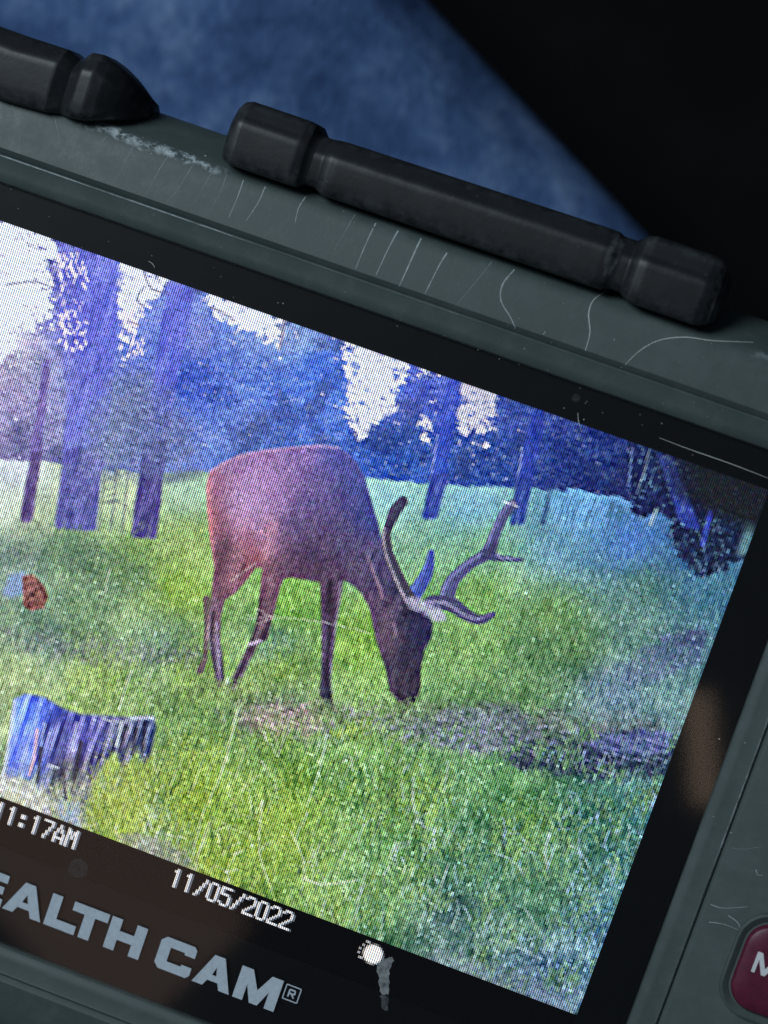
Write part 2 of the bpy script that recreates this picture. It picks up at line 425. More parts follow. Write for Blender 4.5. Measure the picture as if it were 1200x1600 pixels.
    grass = field([(20, 745, 214, 214, 222), (20, 775, 214, 222, 190), (200, 770, 204, 218, 166), (290, 760, 178, 212, 172), (60, 812, 178, 192, 145), (290, 850, 168, 194, 98), (100, 860, 118, 150, 100),
                   (200, 880, 130, 166, 78), (280, 920, 150, 186, 58), (30, 880, 140, 160, 136), (150, 950, 122, 152, 100), (60, 1000, 118, 145, 116), (250, 1005, 118, 148, 112),
                   (300, 1050, 140, 168, 78), (30, 1050, 168, 188, 118), (150, 1060, 152, 178, 84), (450, 950, 134, 186, 60), (430, 1005, 112, 148, 110), (440, 1050, 140, 172, 68),
                   (600, 772, 150, 200, 196), (740, 790, 132, 186, 200), (900, 790, 112, 172, 212), (750, 860, 128, 178, 128), (870, 860, 108, 155, 172), (750, 930, 124, 168, 72),
                   (860, 960, 112, 150, 72), (980, 850, 78, 120, 170), (1000, 920, 72, 110, 84), (900, 1010, 96, 132, 66), (1100, 850, 50, 80, 115), (1120, 900, 64, 108, 108),
                   (1000, 1000, 94, 126, 96), (560, 1000, 134, 176, 58), (560, 850, 140, 180, 130), (740, 1010, 124, 166, 76), (800, 1080, 106, 144, 76), (950, 1080, 104, 126, 128), (450, 1090, 128, 150, 96),
                   (300, 1150, 124, 160, 80), (200, 1220, 158, 178, 108), (250, 1300, 126, 150, 92), (330, 1250, 130, 166, 56), (450, 1250, 124, 166, 54), (430, 1350, 118, 154, 56),
                   (560, 1200, 124, 166, 80), (620, 1300, 100, 146, 70), (600, 1400, 96, 138, 76), (800, 1250, 90, 142, 70), (750, 1350, 84, 130, 84), (700, 1440, 82, 112, 96),
                   (850, 1400, 90, 136, 86), (950, 1280, 76, 126, 86), (960, 1400, 80, 126, 112), (850, 1520, 98, 124, 138), (920, 1450, 84, 120, 128), (1000, 1250, 80, 126, 106), (60, 1300, 170, 170, 170)])
    lf_ = np.clip((650 - PX) / 300, 0, 1)[..., None]; rt_ = np.clip((PX - 850) / 200, 0, 1)[..., None]
    grass = (grass + np.array([-7, 1, 12])) * (1 - .06 * lf_) * (1 + rt_ * np.array([.14, .14, .26]))
    depth = np.clip((PY - horizon) / 500, 0, 1)
    tex = (fbm(26, 13, 4) - .5) * 125 * (0.3 + depth) + (fbm(3.2, 8, 3, .8) - .5) * 85 * (.35 + depth * .7) + (vn(.7, 1.6) - .5) * 26
    gr = grass + tex[..., None] * np.array([1., .95, .75])
    edge = np.clip((PY - horizon + (fbm(6, 2, 3) - .5) * 14) / 4, 0, 1)
    C = C * (1 - edge[..., None]) + gr * edge[..., None]
    # trunks run on below the horizon
    trunk([(100, 700), (163, 700), (150, 830), (84, 826)], (84, 84, 176), 1, a=.9, lift=False)
    trunk([(224, 690), (262, 690), (244, 842), (204, 840)], (76, 66, 150), 1, a=.92, lift=False)
    trunk([(48, 705), (66, 705), (50, 816), (30, 816)], (92, 74, 138), 1, a=.95, lift=False)
    trunk([(674, 740), (700, 740), (684, 812), (658, 810)], (50, 70, 172), 1, a=.95, lift=False)
    trunk([(808, 745), (834, 745), (820, 820), (796, 820)], (40, 64, 160), 1, a=.95, lift=False)
    trunk([(857, 760), (864, 760), (850, 822), (843, 822)], (30, 60, 110), 1, a=.8)
    for _ in range(26):
        x0 = rng.uniform(880, 1010); y0 = rng.uniform(775, 800)
        put(stroke([(x0, y0), (x0 - 9, y0 + rng.uniform(15, 34))], [3, 2], n=2), (60, 110, 150), .6)
    # lattice twigs beside the trunks, low leafy fringe
    for x0 in (160, 178, 196):
        put(stroke([(x0 + 4, 735), (x0, 780), (x0 - 6, 832)], [5, 5, 4]), (100, 108, 122), .4)
    for k_ in range(9):
        xa = rng.uniform(148, 185); ya = rng.uniform(742, 812)
        put(stroke([(xa, ya), (xa + 12, ya - 4), (xa + rng.uniform(18, 34), ya + rng.uniform(-8, 4))], [3, 3, 2], n=3), (92, 104, 112), .35)
    lf = poly([(112, 700), (140, 640), (190, 560), (235, 580), (300, 640), (330, 700), (300, 742), (250, 754), (160, 750), (118, 738)], 9)
    put(np.clip(lf * 1.6 - (1 - fbm(5, 4, 4, .8)) * 1.1, 0, 1), field([(150, 700, 118, 132, 172), (230, 700, 96, 110, 168)]) + ((fbm(2, 1.2, 2) - .5) * 70)[..., None], .85)
    put(poly([(248, 742), (300, 732), (330, 738), (290, 752), (255, 756)], 1.5), (92, 110, 130), .7)
    # dark bush and roots on the far right
    bush = poly([(985, 690), (1050, 690), (1110, 735), (1165, 780), (1190, 800), (1165, 868), (1110, 905), (1060, 870), (1048, 830), (1056, 800), (1020, 795), (1000, 820), (985, 800)], 3)
    bm_ = np.clip((bush + (fbm(5, 5, 4, .8) - .5) * 1.0 - .35) * 5, 0, 1)
    put(bm_, field([(1010, 740, 22, 34, 90), (1090, 770, 22, 22, 80), (1100, 830, 24, 32, 70), (1150, 830, 20, 34, 66)]) + ((fbm(2, 2, 3, .8) - .5) * 60)[..., None] * np.array([.5, .7, 1.2]))
    trunk([(1024, 705), (1052, 715), (1082, 790), (1096, 830), (1064, 824), (1050, 780)], (44, 66, 176), 1, a=.85)
    put(stroke([(1014, 706), (1006, 740), (996, 772)], [4, 4, 3]), (120, 140, 150), .6)
    put(stroke([(988, 700), (982, 760)], [4, 3]), (110, 140, 200), .6)
    put(stroke([(1026, 796), (1016, 820)], [5, 4]), (165, 185, 195), .8)
    put(stroke([(1110, 800), (1098, 850)], [8, 9]), (50, 64, 190), .9)
    sp = np.clip((fbm(1.5, 1.5, 2, .9) - .66) * 12, 0, 1) * np.clip(bush * 2, 0, 1)
    put(sp, (96, 140, 175), .7)
    put(poly([(1160, 785), (1194, 792), (1168, 870), (1150, 868), (1166, 820)], 1), (104, 156, 160), .85)
    put(poly([(1120, 780), (1134, 784), (1130, 806), (1122, 800)], .7), (76, 120, 165), .8)
    # dark corner of the picture by the frame
    dark = np.clip((752 + (PX - 1000) * .42 - PY + 14) / 26, 0, 1) * np.clip((PX - 1010) / 90, 0, 1)
    put(dark * np.clip(.65 + fbm(5, 5, 3), 0, 1), (24, 28, 36), 1.)

    # ---- path, mounds
    def mottled(P, c, soft, a, amp=70, cx=3, cy=1.6, rough=.9):
        mm = poly(P, soft); n_ = fbm(cx, cy, 3, .8)
        mm = np.clip((mm + (fbm(6, 4, 3, .8) - .5) * rough - .3) * 2.2, 0, 1)
        put(mm, np.array(c, float) + ((n_ - .5) * amp * 2)[..., None], a)
    mottled([(340, 1100), (480, 1095), (600, 1105), (760, 1100), (900, 1120), (1060, 1120), (1040, 1190), (860, 1190), (700, 1170), (560, 1150), (420, 1148), (350, 1140)], (108, 112, 118), 6, .7, 110)
    mottled([(350, 1105), (510, 1100), (500, 1145), (400, 1150)], (168, 138, 144), 5, .65, 110)
    mottled([(640, 1120), (800, 1105), (860, 1150), (780, 1180), (650, 1165)], (112, 114, 158), 5, .55, 100)
    mottled([(340, 1080), (440, 1085), (500, 1100), (360, 1105)], (70, 84, 70), 4, .55)
    mottled([(780, 1172), (860, 1160), (930, 1150), (1000, 1140), (1060, 1150), (1035, 1215), (940, 1218), (860, 1210), (790, 1200)], (40, 46, 84), 4, .95, 40)
    mottled([(905, 1162), (960, 1145), (1050, 1140), (1045, 1180), (960, 1180)], (84, 96, 168), 3, .8, 60, 4, 1.2)
    mottled([(960, 1060), (1010, 1010), (1060, 980), (1110, 985), (1095, 1040), (1050, 1055), (990, 1075)], (96, 104, 160), 4, .55, 60)
    mottled([(1030, 1000), (1065, 985), (1110, 985), (1100, 1015), (1060, 1010)], (62, 66, 122), 3, .6, 40)
    mottled([(0, 985), (120, 1000), (330, 1010), (320, 1040), (130, 1035), (0, 1010)], (112, 118, 132), 5, .6)
    mottled([(110, 840), (220, 870), (260, 930), (180, 940), (100, 900)], (86, 116, 96), 6, .5)
    for _ in range(26):
        x0 = rng.uniform(905, 1040); y0 = 1150 + rng.uniform(-6, 40)
        put(stroke([(x0, y0), (x0 + rng.uniform(15, 34), y0 + rng.uniform(2, 8))], [2.5, 2], n=2), (148, 150, 215), .6)
    for _ in range(70):
        x0 = rng.uniform(520, 900); y0 = 1105 + (x0 - 520) * .12 + rng.uniform(-12, 40)
        put(stroke([(x0, y0), (x0 + rng.uniform(4, 16), y0 + rng.uniform(-1, 4))], [2.5, 2], n=2), (178, 172, 222), .6)
    for _ in range(36):
        x0 = rng.uniform(360, 520); y0 = rng.uniform(1100, 1148)
        put(stroke([(x0, y0), (x0 + rng.uniform(4, 16), y0 + rng.uniform(-1, 4))], [2.5, 2], n=2), (222, 190, 205), .6)

    # ---- grass blades
    G3 = grass
    def gcol(x, y, lift, jit):
        q = uv(np.stack([x, y], 1)); ix = np.clip(q[:, 0].astype(int), 0, W-1); iy = np.clip(q[:, 1].astype(int), 0, H-1)
        c = C[iy, ix]; return np.clip(c * .45 + G3[iy, ix] * .55 + lift + rng.normal(0, jit, (len(x), 1)), 0, 255)
    def meadow_blades(n, ylo, yhi, L0, L1, lift, jit, alpha, width=1, xr=(-450, 1130)):
        x = rng.uniform(*xr, n); y = rng.uniform(ylo, yhi, n)
        f = (y - 780) / 700; L = L0 + (L1 - L0) * np.clip(f, 0, 1) * rng.uniform(.5, 1.2, n)
        o = np.argsort(y); x, y, L = x[o], y[o], L[o]
        splat(x, y, rng.normal(.16, .16, n), L, gcol(x, y, lift, jit), width, rng.normal(0, .35, n), alpha)
    meadow_blades(5200, 830, 1560, 9, 46, np.array([-22, -18, -24]), 16, .55, 2)
    meadow_blades(5200, 820, 1580, 8, 46, np.array([12, 16, -6]), 18, .55, 2)
    meadow_blades(2600, 900, 1600, 8, 40, np.array([52, 52, 46]), 24, .5, 1)
    meadow_blades(1300, 1000, 1600, 14, 60, np.array([30, 42, -14]), 16, .55, 2, (100, 620))
    # pale specks of seed heads
    n = 2600; x = rng.uniform(-300, 1150, n); y = rng.uniform(880, 1600, n)
    splat(x, y, rng.normal(.2, .7, n), rng.uniform(2, 7, n), gcol(x, y, np.array([75, 75, 85]), 18), 2, alpha=.6, k=5)
    n = 900; x = rng.uniform(560, 1100, n); y = rng.uniform(1240, 1600, n)
    splat(x, y, rng.normal(.2, .8, n), rng.uniform(3, 10, n), gcol(x, y, np.array([70, 80, 100]), 18), 2, alpha=.6, k=6)
    n = 2600; x = rng.uniform(-200, 1100, n); y = rng.uniform(1000, 1600, n)
    splat(x, y, rng.normal(.18, .35, n), rng.uniform(6, 18, n), gcol(x, y, np.array([-62, -58, -50]), 14), 2, alpha=.6, k=9)
    n = 1500; x = rng.uniform(-200, 1100, n); y = rng.uniform(1180, 1600, n)
    splat(x, y, rng.normal(.2, .5, n), rng.uniform(4, 14, n), gcol(x, y, np.array([88, 88, 92]), 18), 2, alpha=.65, k=8)
    # yellow-green tufts
    for cx, cy, rx, ry, n in ((420, 1290, 90, 90, 420), (300, 1230, 60, 80, 260), (180, 1270, 40, 60, 200), (820, 1290, 90, 60, 160), (640, 1240, 80, 50, 160), (330, 1350, 70, 60, 200), (550, 1140, 30, 16, 60)):
        x = rng.normal(cx, rx * .5, n); y = rng.normal(cy + ry * .4, ry * .45, n)
        splat(x, y, rng.normal(.12, .2, n), rng.uniform(30, 90, n) * ry / 90, np.clip(np.array([150, 178, 44]) + rng.normal(0, 34, (n, 1)) - (x[:, None] - 300) * np.array([[.05, .02, -.05]]), 0, 255), 3, rng.normal(0, .4, n), .6)

    pal = np.array([[168, 196, 76], [112, 150, 48], [60, 92, 36], [205, 216, 180], [132, 170, 60], [84, 118, 52]], float)
    nc = 330; cxs = rng.uniform(-250, 1060, nc); cys = rng.uniform(1150, 1640, nc); o = np.argsort(cys)
    for cx, cy in zip(cxs[o], cys[o]):
        nb = int(rng.integers(9, 22)); L = rng.uniform(34, 96) * (.55 + .45 * (cy - 1150) / 450) * (1.0 if cx < 620 else .62)
        t_ = np.clip((cx - 350) / 500, 0, 1); k_ = rng.choice(6, nb, p=[.24, .24, .2, .08, .16, .08])
        colr = pal[k_] * (1 - t_ * np.array([.22, .08, -.18])) + t_ * np.array([0, 0, 26.]) + rng.normal(0, 12, (nb, 1))
        splat(cx + rng.normal(0, 13, nb), cy + rng.normal(0, 6, nb), rng.normal(.12, .26, nb), L * rng.uniform(.5, 1.15, nb), np.clip(colr, 0, 255), 2, rng.normal(0, .5, nb), .62, 30)
    for cx, cy, rx, ry in ((335, 1082, 34, 9), (372, 1090, 26, 8), (512, 1112, 26, 9), (640, 1104, 44, 9)):   # contact shadow painted into the grass at hooves and muzzle
        put(np.exp(-(((PX - cx) / rx) ** 2 + ((PY - cy) / ry) ** 2)) * (.4 + fbm(3, 2, 3)), (48, 62, 44), .7)
    # ---- long pale stalks traced from the picture
    stalks = [([(205, 1048), (190, 1092), (186, 1112)], 5), ([(172, 890), (164, 925)], 4), ([(375, 1095), (362, 1150), (345, 1210), (318, 1270), (300, 1340)], 4), ([(328, 1285), (312, 1330), (303, 1360)], 5),
              ([(510, 1150), (500, 1200), (478, 1260)], 4), ([(480, 1270), (462, 1310)], 4), ([(700, 1350), (690, 1385), (676, 1430)], 5), ([(555, 1440), (562, 1400), (575, 1350)], 4),
              ([(475, 1372), (505, 1382), (560, 1375)], 6), ([(610, 1340), (620, 1320), (640, 1315)], 5), ([(646, 1215), (646, 1260), (660, 1290), (690, 1300)], 5), ([(858, 1305), (852, 1330), (856, 1358)], 8),
              ([(890, 1322), (905, 1330), (925, 1362)], 4), ([(745, 1480), (735, 1520)], 5), ([(790, 1470), (830, 1490), (850, 1500)], 4), ([(950, 1345), (960, 1370)], 5), ([(410, 1250), (405, 1330), (425, 1390)], 4),
              ([(455, 1300), (475, 1350), (470, 1400)], 4), ([(365, 1335), (380, 1328)], 5), ([(352, 1362), (372, 1358)], 5), ([(540, 1330), (532, 1345)], 5), ([(230, 1285), (246, 1300), (290, 1310)], 4),
              ([(246, 1300), (236, 1335)], 5), ([(180, 1290), (184, 1315)], 4), ([(590, 1500), (600, 1420)], 4), ([(880, 1150), (905, 1210)], 3), ([(906, 1165), (905, 1195)], 3), ([(930, 1200), (968, 1212)], 3),
              ([(770, 1330), (800, 1345), (820, 1370)], 4), ([(660, 1400), (690, 1425)], 4), ([(820, 1420), (840, 1450)], 4), ([(985, 1290), (978, 1330)], 4), ([(700, 1190), (694, 1240)], 4), ([(610, 1330), (640, 1318)], 4)]
    for P, wd in stalks:
        put(stroke(P, np.linspace(wd, wd * .6, len(P)) * .8), (214, 222, 204) if P[0][0] < 480 else (190, 210, 208), .5)
    for _ in range(120):
        x0 = rng.uniform(-200, 1060); y0 = rng.uniform(1050, 1590); L = rng.uniform(14, 52)
        put(stroke([(x0, y0), (x0 + L * .22, y0 - L * .6), (x0 + L * rng.uniform(.1, .6), y0 - L)], [2.2, 2, 1.6], n=3), (205, 215, 196) if x0 < 450 else (170, 196, 198), rng.uniform(.2, .5))
    mottled([(180, 1290), (300, 1330), (310, 1400), (200, 1350)], (150, 146, 160), 5, .55)
    mottled([(590, 1470), (760, 1500), (900, 1560), (890, 1620), (700, 1560)], (120, 134, 166), 8, .5)

    # ---- small cut log and red end, front stump
    put(poly([(14, 897), (40, 893), (44, 925), (20, 934), (2, 930)], 1), (122, 150, 205), .85)
    rl = poly([(34, 900), (50, 897), (66, 910), (76, 930), (70, 950), (48, 956), (36, 945)], .8)
    put(np.clip(rl * 1.4 - fbm(3, 3, 3, .8) * .6, 0, 1), np.array([128, 74, 70.]) + ((fbm(2, 2, 3, .9) - .5) * 190)[..., None] * np.array([1, .8, .75]), .95)
    st = poly([(22, 1092), (42, 1084), (70, 1090), (96, 1106), (124, 1116), (160, 1118), (200, 1120), (240, 1118), (244, 1136), (236, 1180), (226, 1196), (214, 1170), (192, 1204), (180, 1172),
               (160, 1196), (140, 1250), (128, 1290), (110, 1296), (84, 1246), (60, 1236), (40, 1216), (8, 1216)], .8)
    st = st * np.clip(1.25 - np.clip((PY - 1165) / 90, 0, 1) * fbm(4, 7, 4, .8) * 2.2, 0, 1)
    streak = (vn(1.6, 18) - .5) * 130 + (vn(.9, 6) - .5) * 70 + (fbm(8, 8, 3) - .5) * 80
    stc = field([(40, 1120, 100, 146, 300), (40, 1190, 112, 142, 290), (80, 1160, 62, 76, 160), (110, 1200, 70, 62, 108), (130, 1150, 92, 92, 190), (200, 1150, 84, 88, 128), (110, 1260, 96, 90, 140), (236, 1140, 70, 90, 140)])
    put(st, np.clip(stc + streak[..., None] * np.array([.9, .85, .7]), 0, 255))
    for P, c in (([(58, 1140), (54, 1180), (46, 1210)], (206, 168, 190)), ([(24, 1096), (12, 1170), (4, 1215)], (190, 205, 235)), ([(205, 1122), (238, 1122)], (200, 215, 225)), ([(190, 1130), (182, 1165)], (190, 200, 205)),
                 ([(120, 1130), (112, 1170)], (170, 178, 225)), ([(70, 1130), (62, 1180)], (150, 170, 230)), ([(160, 1122), (186, 1128), (232, 1120)], (150, 160, 180)), ([(76, 1196), (90, 1200)], (170, 180, 200))):
        put(stroke(P, [5] * len(P)), c, .75)
    for P in ([(64, 1170), (58, 1225)], [(126, 1160), (112, 1240)], [(212, 1140), (206, 1180)], [(98, 1210), (104, 1250)], [(196, 1135), (186, 1175)], [(226, 1130), (222, 1178)]):
        put(stroke(P, [7, 4], .4), (38, 36, 62), .8)
    put(poly([(92, 1250), (124, 1256), (128, 1296), (96, 1284)], 1.5), (160, 185, 232), .6)
    mottled([(-100, 1190), (40, 1215), (90, 1260), (80, 1290), (-100, 1250)], (190, 188, 196), 4, .6)
    n = 260; x = rng.uniform(140, 240, n); y = rng.uniform(1200, 1300, n)
    splat(x, y, rng.normal(.12, .2, n), rng.uniform(15, 60, n), np.clip(np.array([158, 178, 66]) + rng.normal(0, 28, (n, 1)), 0, 255), 2, rng.normal(0, .4, n), .6)
    n = 120; x = rng.uniform(10, 130, n); y = rng.uniform(1230, 1300, n)
    splat(x, y, rng.normal(.1, .2, n), rng.uniform(8, 26, n), np.clip(np.array([186, 190, 150]) + rng.normal(0, 28, (n, 1)), 0, 255), 2, rng.normal(0, .4, n), .55)

    # ---- the elk
    E_ = lambda L: [(300 + x / 2.18, 680 + y / 2.18) for x, y in L]
    legs_far = [([(50, 560), (52, 640), (48, 700), (44, 760), (28, 800)], [26, 22, 18, 16, 26], (98, 78, 88)),
                ]
    for P, wd, c in legs_far:
        put(stroke(E_(P), np.array(wd) / 2.18, .3), c, .85)
    body = E_([(52, 150), (62, 122), (100, 95), (160, 68), (240, 52), (330, 42), (430, 33), (490, 40), (530, 58), (560, 92), (590, 150), (610, 220), (630, 290), (648, 360), (668, 430),
               (694, 500), (722, 550), (750, 578), (800, 600), (820, 640), (815, 690), (792, 730), (780, 790), (778, 860), (766, 908), (738, 925), (702, 908), (674, 872), (660, 800), (642, 745),
               (625, 690), (615, 640), (604, 590), (580, 542), (550, 512), (516, 492), (506, 560), (492, 640), (482, 740), (472, 830), (476, 890), (488, 945), (466, 942), (450, 905), (434, 885),
               (440, 800), (441, 700), (440, 600), (437, 500), (400, 494), (340, 484), (312, 490), (300, 520), (276, 620), (256, 695), (226, 712), (192, 780), (160, 850), (140, 885), (112, 876), (130, 840),
               (160, 780), (196, 705), (218, 640), (226, 590), (232, 520), (240, 452), (215, 452), (190, 490), (150, 535), (112, 562), (98, 620), (96, 700), (108, 800), (112, 860), (104, 884), (84, 856),
               (74, 790), (58, 720), (54, 640), (64, 560), (76, 450), (62, 360), (52, 260), (48, 190)])
    bmask = poly(body, .45)
    coat = field([(322, 745, 196, 116, 134), (350, 725, 142, 100, 150), (400, 715, 150, 106, 166), (470, 710, 134, 98, 168), (380, 780, 160, 118, 168), (365, 830, 170, 108, 138), (430, 770, 140, 100, 160),
                  (420, 850, 148, 100, 140), (400, 870, 160, 84, 92), (470, 820, 98, 74, 128), (500, 780, 90, 74, 136), (520, 720, 84, 82, 165), (550, 760, 62, 64, 136), (575, 810, 56, 58, 128),
                  (545, 850, 80, 66, 112), (480, 870, 78, 54, 92), (450, 890, 104, 68, 92), (500, 900, 84, 58, 82), (560, 890, 86, 70, 106), (590, 880, 76, 66, 112), (590, 940, 94, 74, 106), (610, 920, 70, 62, 104),
                  (330, 820, 184, 98, 96), (340, 870, 104, 64, 76), (350, 900, 140, 92, 112), (375, 895, 120, 74, 90), (335, 960, 116, 88, 110), (335, 1020, 120, 104, 132), (345, 1070, 104, 92, 118),
                  (425, 900, 124, 86, 104), (415, 960, 104, 74, 94), (395, 1010, 92, 74, 92), (370, 1060, 88, 78, 100), (512, 940, 76, 60, 84), (508, 1000, 86, 72, 104), (506, 1060, 76, 70, 98), (515, 1095, 52, 56, 72),
                  (640, 970, 46, 42, 70), (655, 990, 42, 42, 84), (610, 1000, 84, 66, 92), (630, 1040, 52, 46, 72), (640, 1080, 52, 44, 66), (600, 960, 100, 78, 108), (620, 1060, 78, 62, 84)], 3.4)
    coat = coat * .98 + np.array([2, 8, 14]) * np.clip((930 - PY) / 120, 0, 1)[..., None]
    put(bmask, coat + ((fbm(4, 4, 4, .8) - .5) * 46)[..., None] + ((vn(1.2, 5) - .5) * 26)[..., None] + ((vn(.8, .8) - .5) * 20)[..., None])
    def shade(P, c, a, soft):
        put(poly(E_(P), soft) * bmask, c, a)
    shade([(120, 170), (190, 110), (300, 90), (330, 140), (270, 260), (230, 360), (160, 360), (125, 290)], (190, 148, 206), .55, 6)
    shade([(84, 140), (118, 140), (120, 300), (142, 400), (120, 440), (92, 400), (84, 300)], (112, 72, 108), .5, 3)
    shade([(360, 100), (470, 60), (520, 150), (500, 300), (400, 330), (340, 240)], (112, 84, 138), .35, 8)
    shade([(262, 280), (290, 280), (270, 360), (258, 440), (240, 430), (250, 360)], (216, 152, 176), .7, 2.2)
    shade([(150, 330), (240, 340), (232, 440), (190, 420), (150, 390)], (168, 98, 112), .3, 4)
    shade([(90, 300), (125, 330), (140, 420), (120, 540), (85, 560), (85, 420)], (84, 52, 70), .6, 3)
    shade([(140, 390), (165, 420), (140, 520), (112, 550), (120, 470)], (190, 128, 150), .6, 2)
    shade([(320, 350), (420, 280), (500, 330), (520, 450), (480, 500), (340, 490), (310, 440)], (66, 48, 84), .45, 7)
    shade([(470, 30), (540, 50), (600, 160), (650, 340), (615, 330), (570, 200), (520, 110)], (62, 70, 168), .5, 4)
    shade([(600, 390), (630, 440), (690, 540), (665, 560), (620, 480)], (58, 52, 98), .6, 3)
    shade([(620, 640), (700, 680), (690, 760), (650, 740)], (112, 84, 104), .5, 3)
    shade([(735, 590), (800, 600), (822, 640), (810, 700), (770, 720), (740, 660)], (40, 40, 84), .6, 3)
    shade([(690, 690), (780, 740), (775, 830), (700, 840)], (44, 38, 62), .55, 4)
    put(clip_to(stroke(E_([(54, 160), (56, 260), (66, 360), (78, 450)]), [6, 6, 6, 4], .8), bmask), (225, 155, 150), .6)
    put(stroke(E_([(68, 122), (160, 70), (250, 52), (330, 44), (430, 36), (500, 44)]), [3.5] * 6, .5), (205, 170, 215), .55)
    put(stroke(E_([(598, 410), (620, 470), (640, 520), (648, 556)]), [3, 4, 5, 4], .6), (176, 138, 158), .6)
    put(stroke(E_([(505, 500), (498, 580), (486, 680)]), [3, 3, 3], .4), (190, 195, 200), .45)
    put(stroke(E_([(470, 760), (476, 830), (480, 880)]), [3, 3, 3], .2), (150, 150, 175), .35)
    put(stroke(E_([(196, 712), (232, 700)]), [6, 5], .3), (205, 190, 215), .7)
    put(stroke(E_([(688, 640), (694, 680)]), [4, 3], .4), (165, 130, 150), .6)
    put(stroke(E_([(84, 640), (88, 740), (98, 830)]), [4, 4, 4], .3), (168, 160, 195), .55)
    put(stroke(E_([(58, 640), (54, 700)]), [4, 4], .3), (200, 170, 185), .5)
    put(stroke(E_([(122, 830), (118, 880)]), [6, 5], .3), (190, 200, 225), .6)
    for P, wd in (([(232, 560), (222, 640), (202, 700)], 10), ([(262, 640), (246, 690)], 12), ([(470, 640), (462, 760), (458, 860)], 14), ([(108, 700), (104, 780), (104, 850)], 8), ([(72, 600), (66, 700), (78, 800)], 8), ([(180, 770), (140, 850)], 9), ([(476, 880), (484, 935)], 14), ([(470, 505), (466, 600)], 22), ([(700, 880), (740, 915)], 16)):
        put(clip_to(stroke(E_(P), [wd / 2.18] * len(P), .5), bmask), (40, 30, 46), .7)
    # antlers in velvet
    def antler(P, wd, c, lit, side=1):
        P = E_(P); put(stroke(P, np.array(wd) / 2.18, .25), c, .95)
        q = [np.array(a) + np.array([-side * w_ / 2.18 * .30, -1.0]) for a, w_ in zip(P, wd)]
        put(stroke([tuple(a) for a in q], np.array(wd) / 2.18 * .26, .2), lit, .75)
    antler([(755, 545), (800, 470), (815, 400)], [52, 40, 20], (58, 76, 170), (96, 116, 200))
    antler([(745, 570), (705, 490), (672, 410), (662, 350), (672, 300)], [46, 40, 34, 30, 28], (66, 62, 88), (160, 146, 172))
    antler([(672, 305), (690, 262), (718, 225)], [30, 42, 34], (58, 54, 88), (88, 80, 120))
    antler([(868, 555), (885, 500), (945, 440), (1005, 400), (1035, 330), (1060, 275), (1090, 238)], [56, 46, 36, 42, 36, 34, 36], (78, 80, 134), (128, 136, 188))
    antler([(1000, 405), (1050, 418), (1125, 425)], [34, 24, 10], (64, 72, 118), (112, 124, 170))
    antler([(815, 570), (880, 575), (940, 615), (985, 628), (1025, 610)], [46, 52, 40, 32, 18], (74, 72, 116), (140, 136, 178))
    put(poly(E_([(1000, 380), (1040, 360), (1040, 410), (985, 430)]), 1.2), (58, 58, 104), .8)
    fz = poly(E_([(722, 545), (780, 550), (850, 590), (880, 630), (830, 640), (770, 605), (735, 590)]), 1.2)
    put(np.clip(fz * 1.5 - (1 - fbm(1.6, 1.6, 3, .9)) * 1.1, 0, 1), (176, 172, 206), .9)
    put(stroke(E_([(1060, 230), (1090, 232), (1110, 245)]), [3, 3, 2], .2), (210, 222, 235), .8)
    put(stroke(E_([(1040, 405), (1060, 418), (1100, 420)]), [2.5, 2.5, 2], .2), (190, 205, 225), .7)
    # grass in front of the hooves and muzzle, thin crossing wisps
    for cx, cy, rx, n in ((345, 1090, 40, 140), (515, 1120, 22, 50), (640, 1112, 40, 70), (380, 1085, 30, 70)):
        x = rng.normal(cx, rx * .5, n); y = rng.normal(cy, 7, n)
        splat(x, y, rng.normal(.1, .3, n), rng.uniform(8, 26, n), gcol(x, y, np.array([16, 18, 4]), 24), 2, rng.normal(0, .4, n), .7)
    for P in ([(402, 975), (440, 965), (520, 975), (580, 990)], [(360, 908), (380, 894), (400, 880)], [(400, 950), (430, 968)], [(385, 968), (430, 962)]):
        put(stroke(P, [2] * len(P)), (200, 205, 190), .5)

    # ---- panel response: washed out to the left, cooler and darker to the far right
    r = np.clip((PX - 500) / 700, 0, 1)
    C = C * (1 - .10 * r[..., None] * np.array([1.3, 1.0, .5]))
    l = np.clip((350 - PX) / 500, 0, 1) * np.clip((1150 - PY) / 800, 0, 1)
    C = C + (np.array([236, 230, 240]) - C) * (l * .08)[..., None]
    # right and bottom lower the rows to the real display resolution, then sharpen as the small camera did
    A = np.clip(C, 0, 255).reshape(ROWS, S, COLS, S, 3).mean((1, 3))
    A = A + (A - blur(A, 1)) * 1.0
    m_ = (A * np.array([.3, .59, .11])).sum(2, keepdims=True); A = (m_ + (A - m_) * .86) * 1.05 + 6
    # sensor and compression speckle of the small trail camera
    sp = rng.normal(0, 1, (ROWS, COLS, 1)); sp = sp - .45 * blur(sp, 1); sp2 = np.maximum(rng.normal(0, 1, (ROWS, COLS, 1)) - 1.3, 0)
    vv0 = np.arange(ROWS)[:, None, None]
    damp = np.clip((235 - m_) / 80, .12, 1)
    A = A * (1 + .095 * sp * damp) + (16 + 16 * (vv0 > 140)) * sp2 * damp + rng.normal(0, 5, (ROWS, COLS, 3)) * damp
    # ---- black information strip with its characters
    A = A + np.clip((A.min(2, keepdims=True) - 200) / 30, 0, 1) * np.array([10, 16, 22])
    A[STRIP:] = np.array([7, 6, 7])
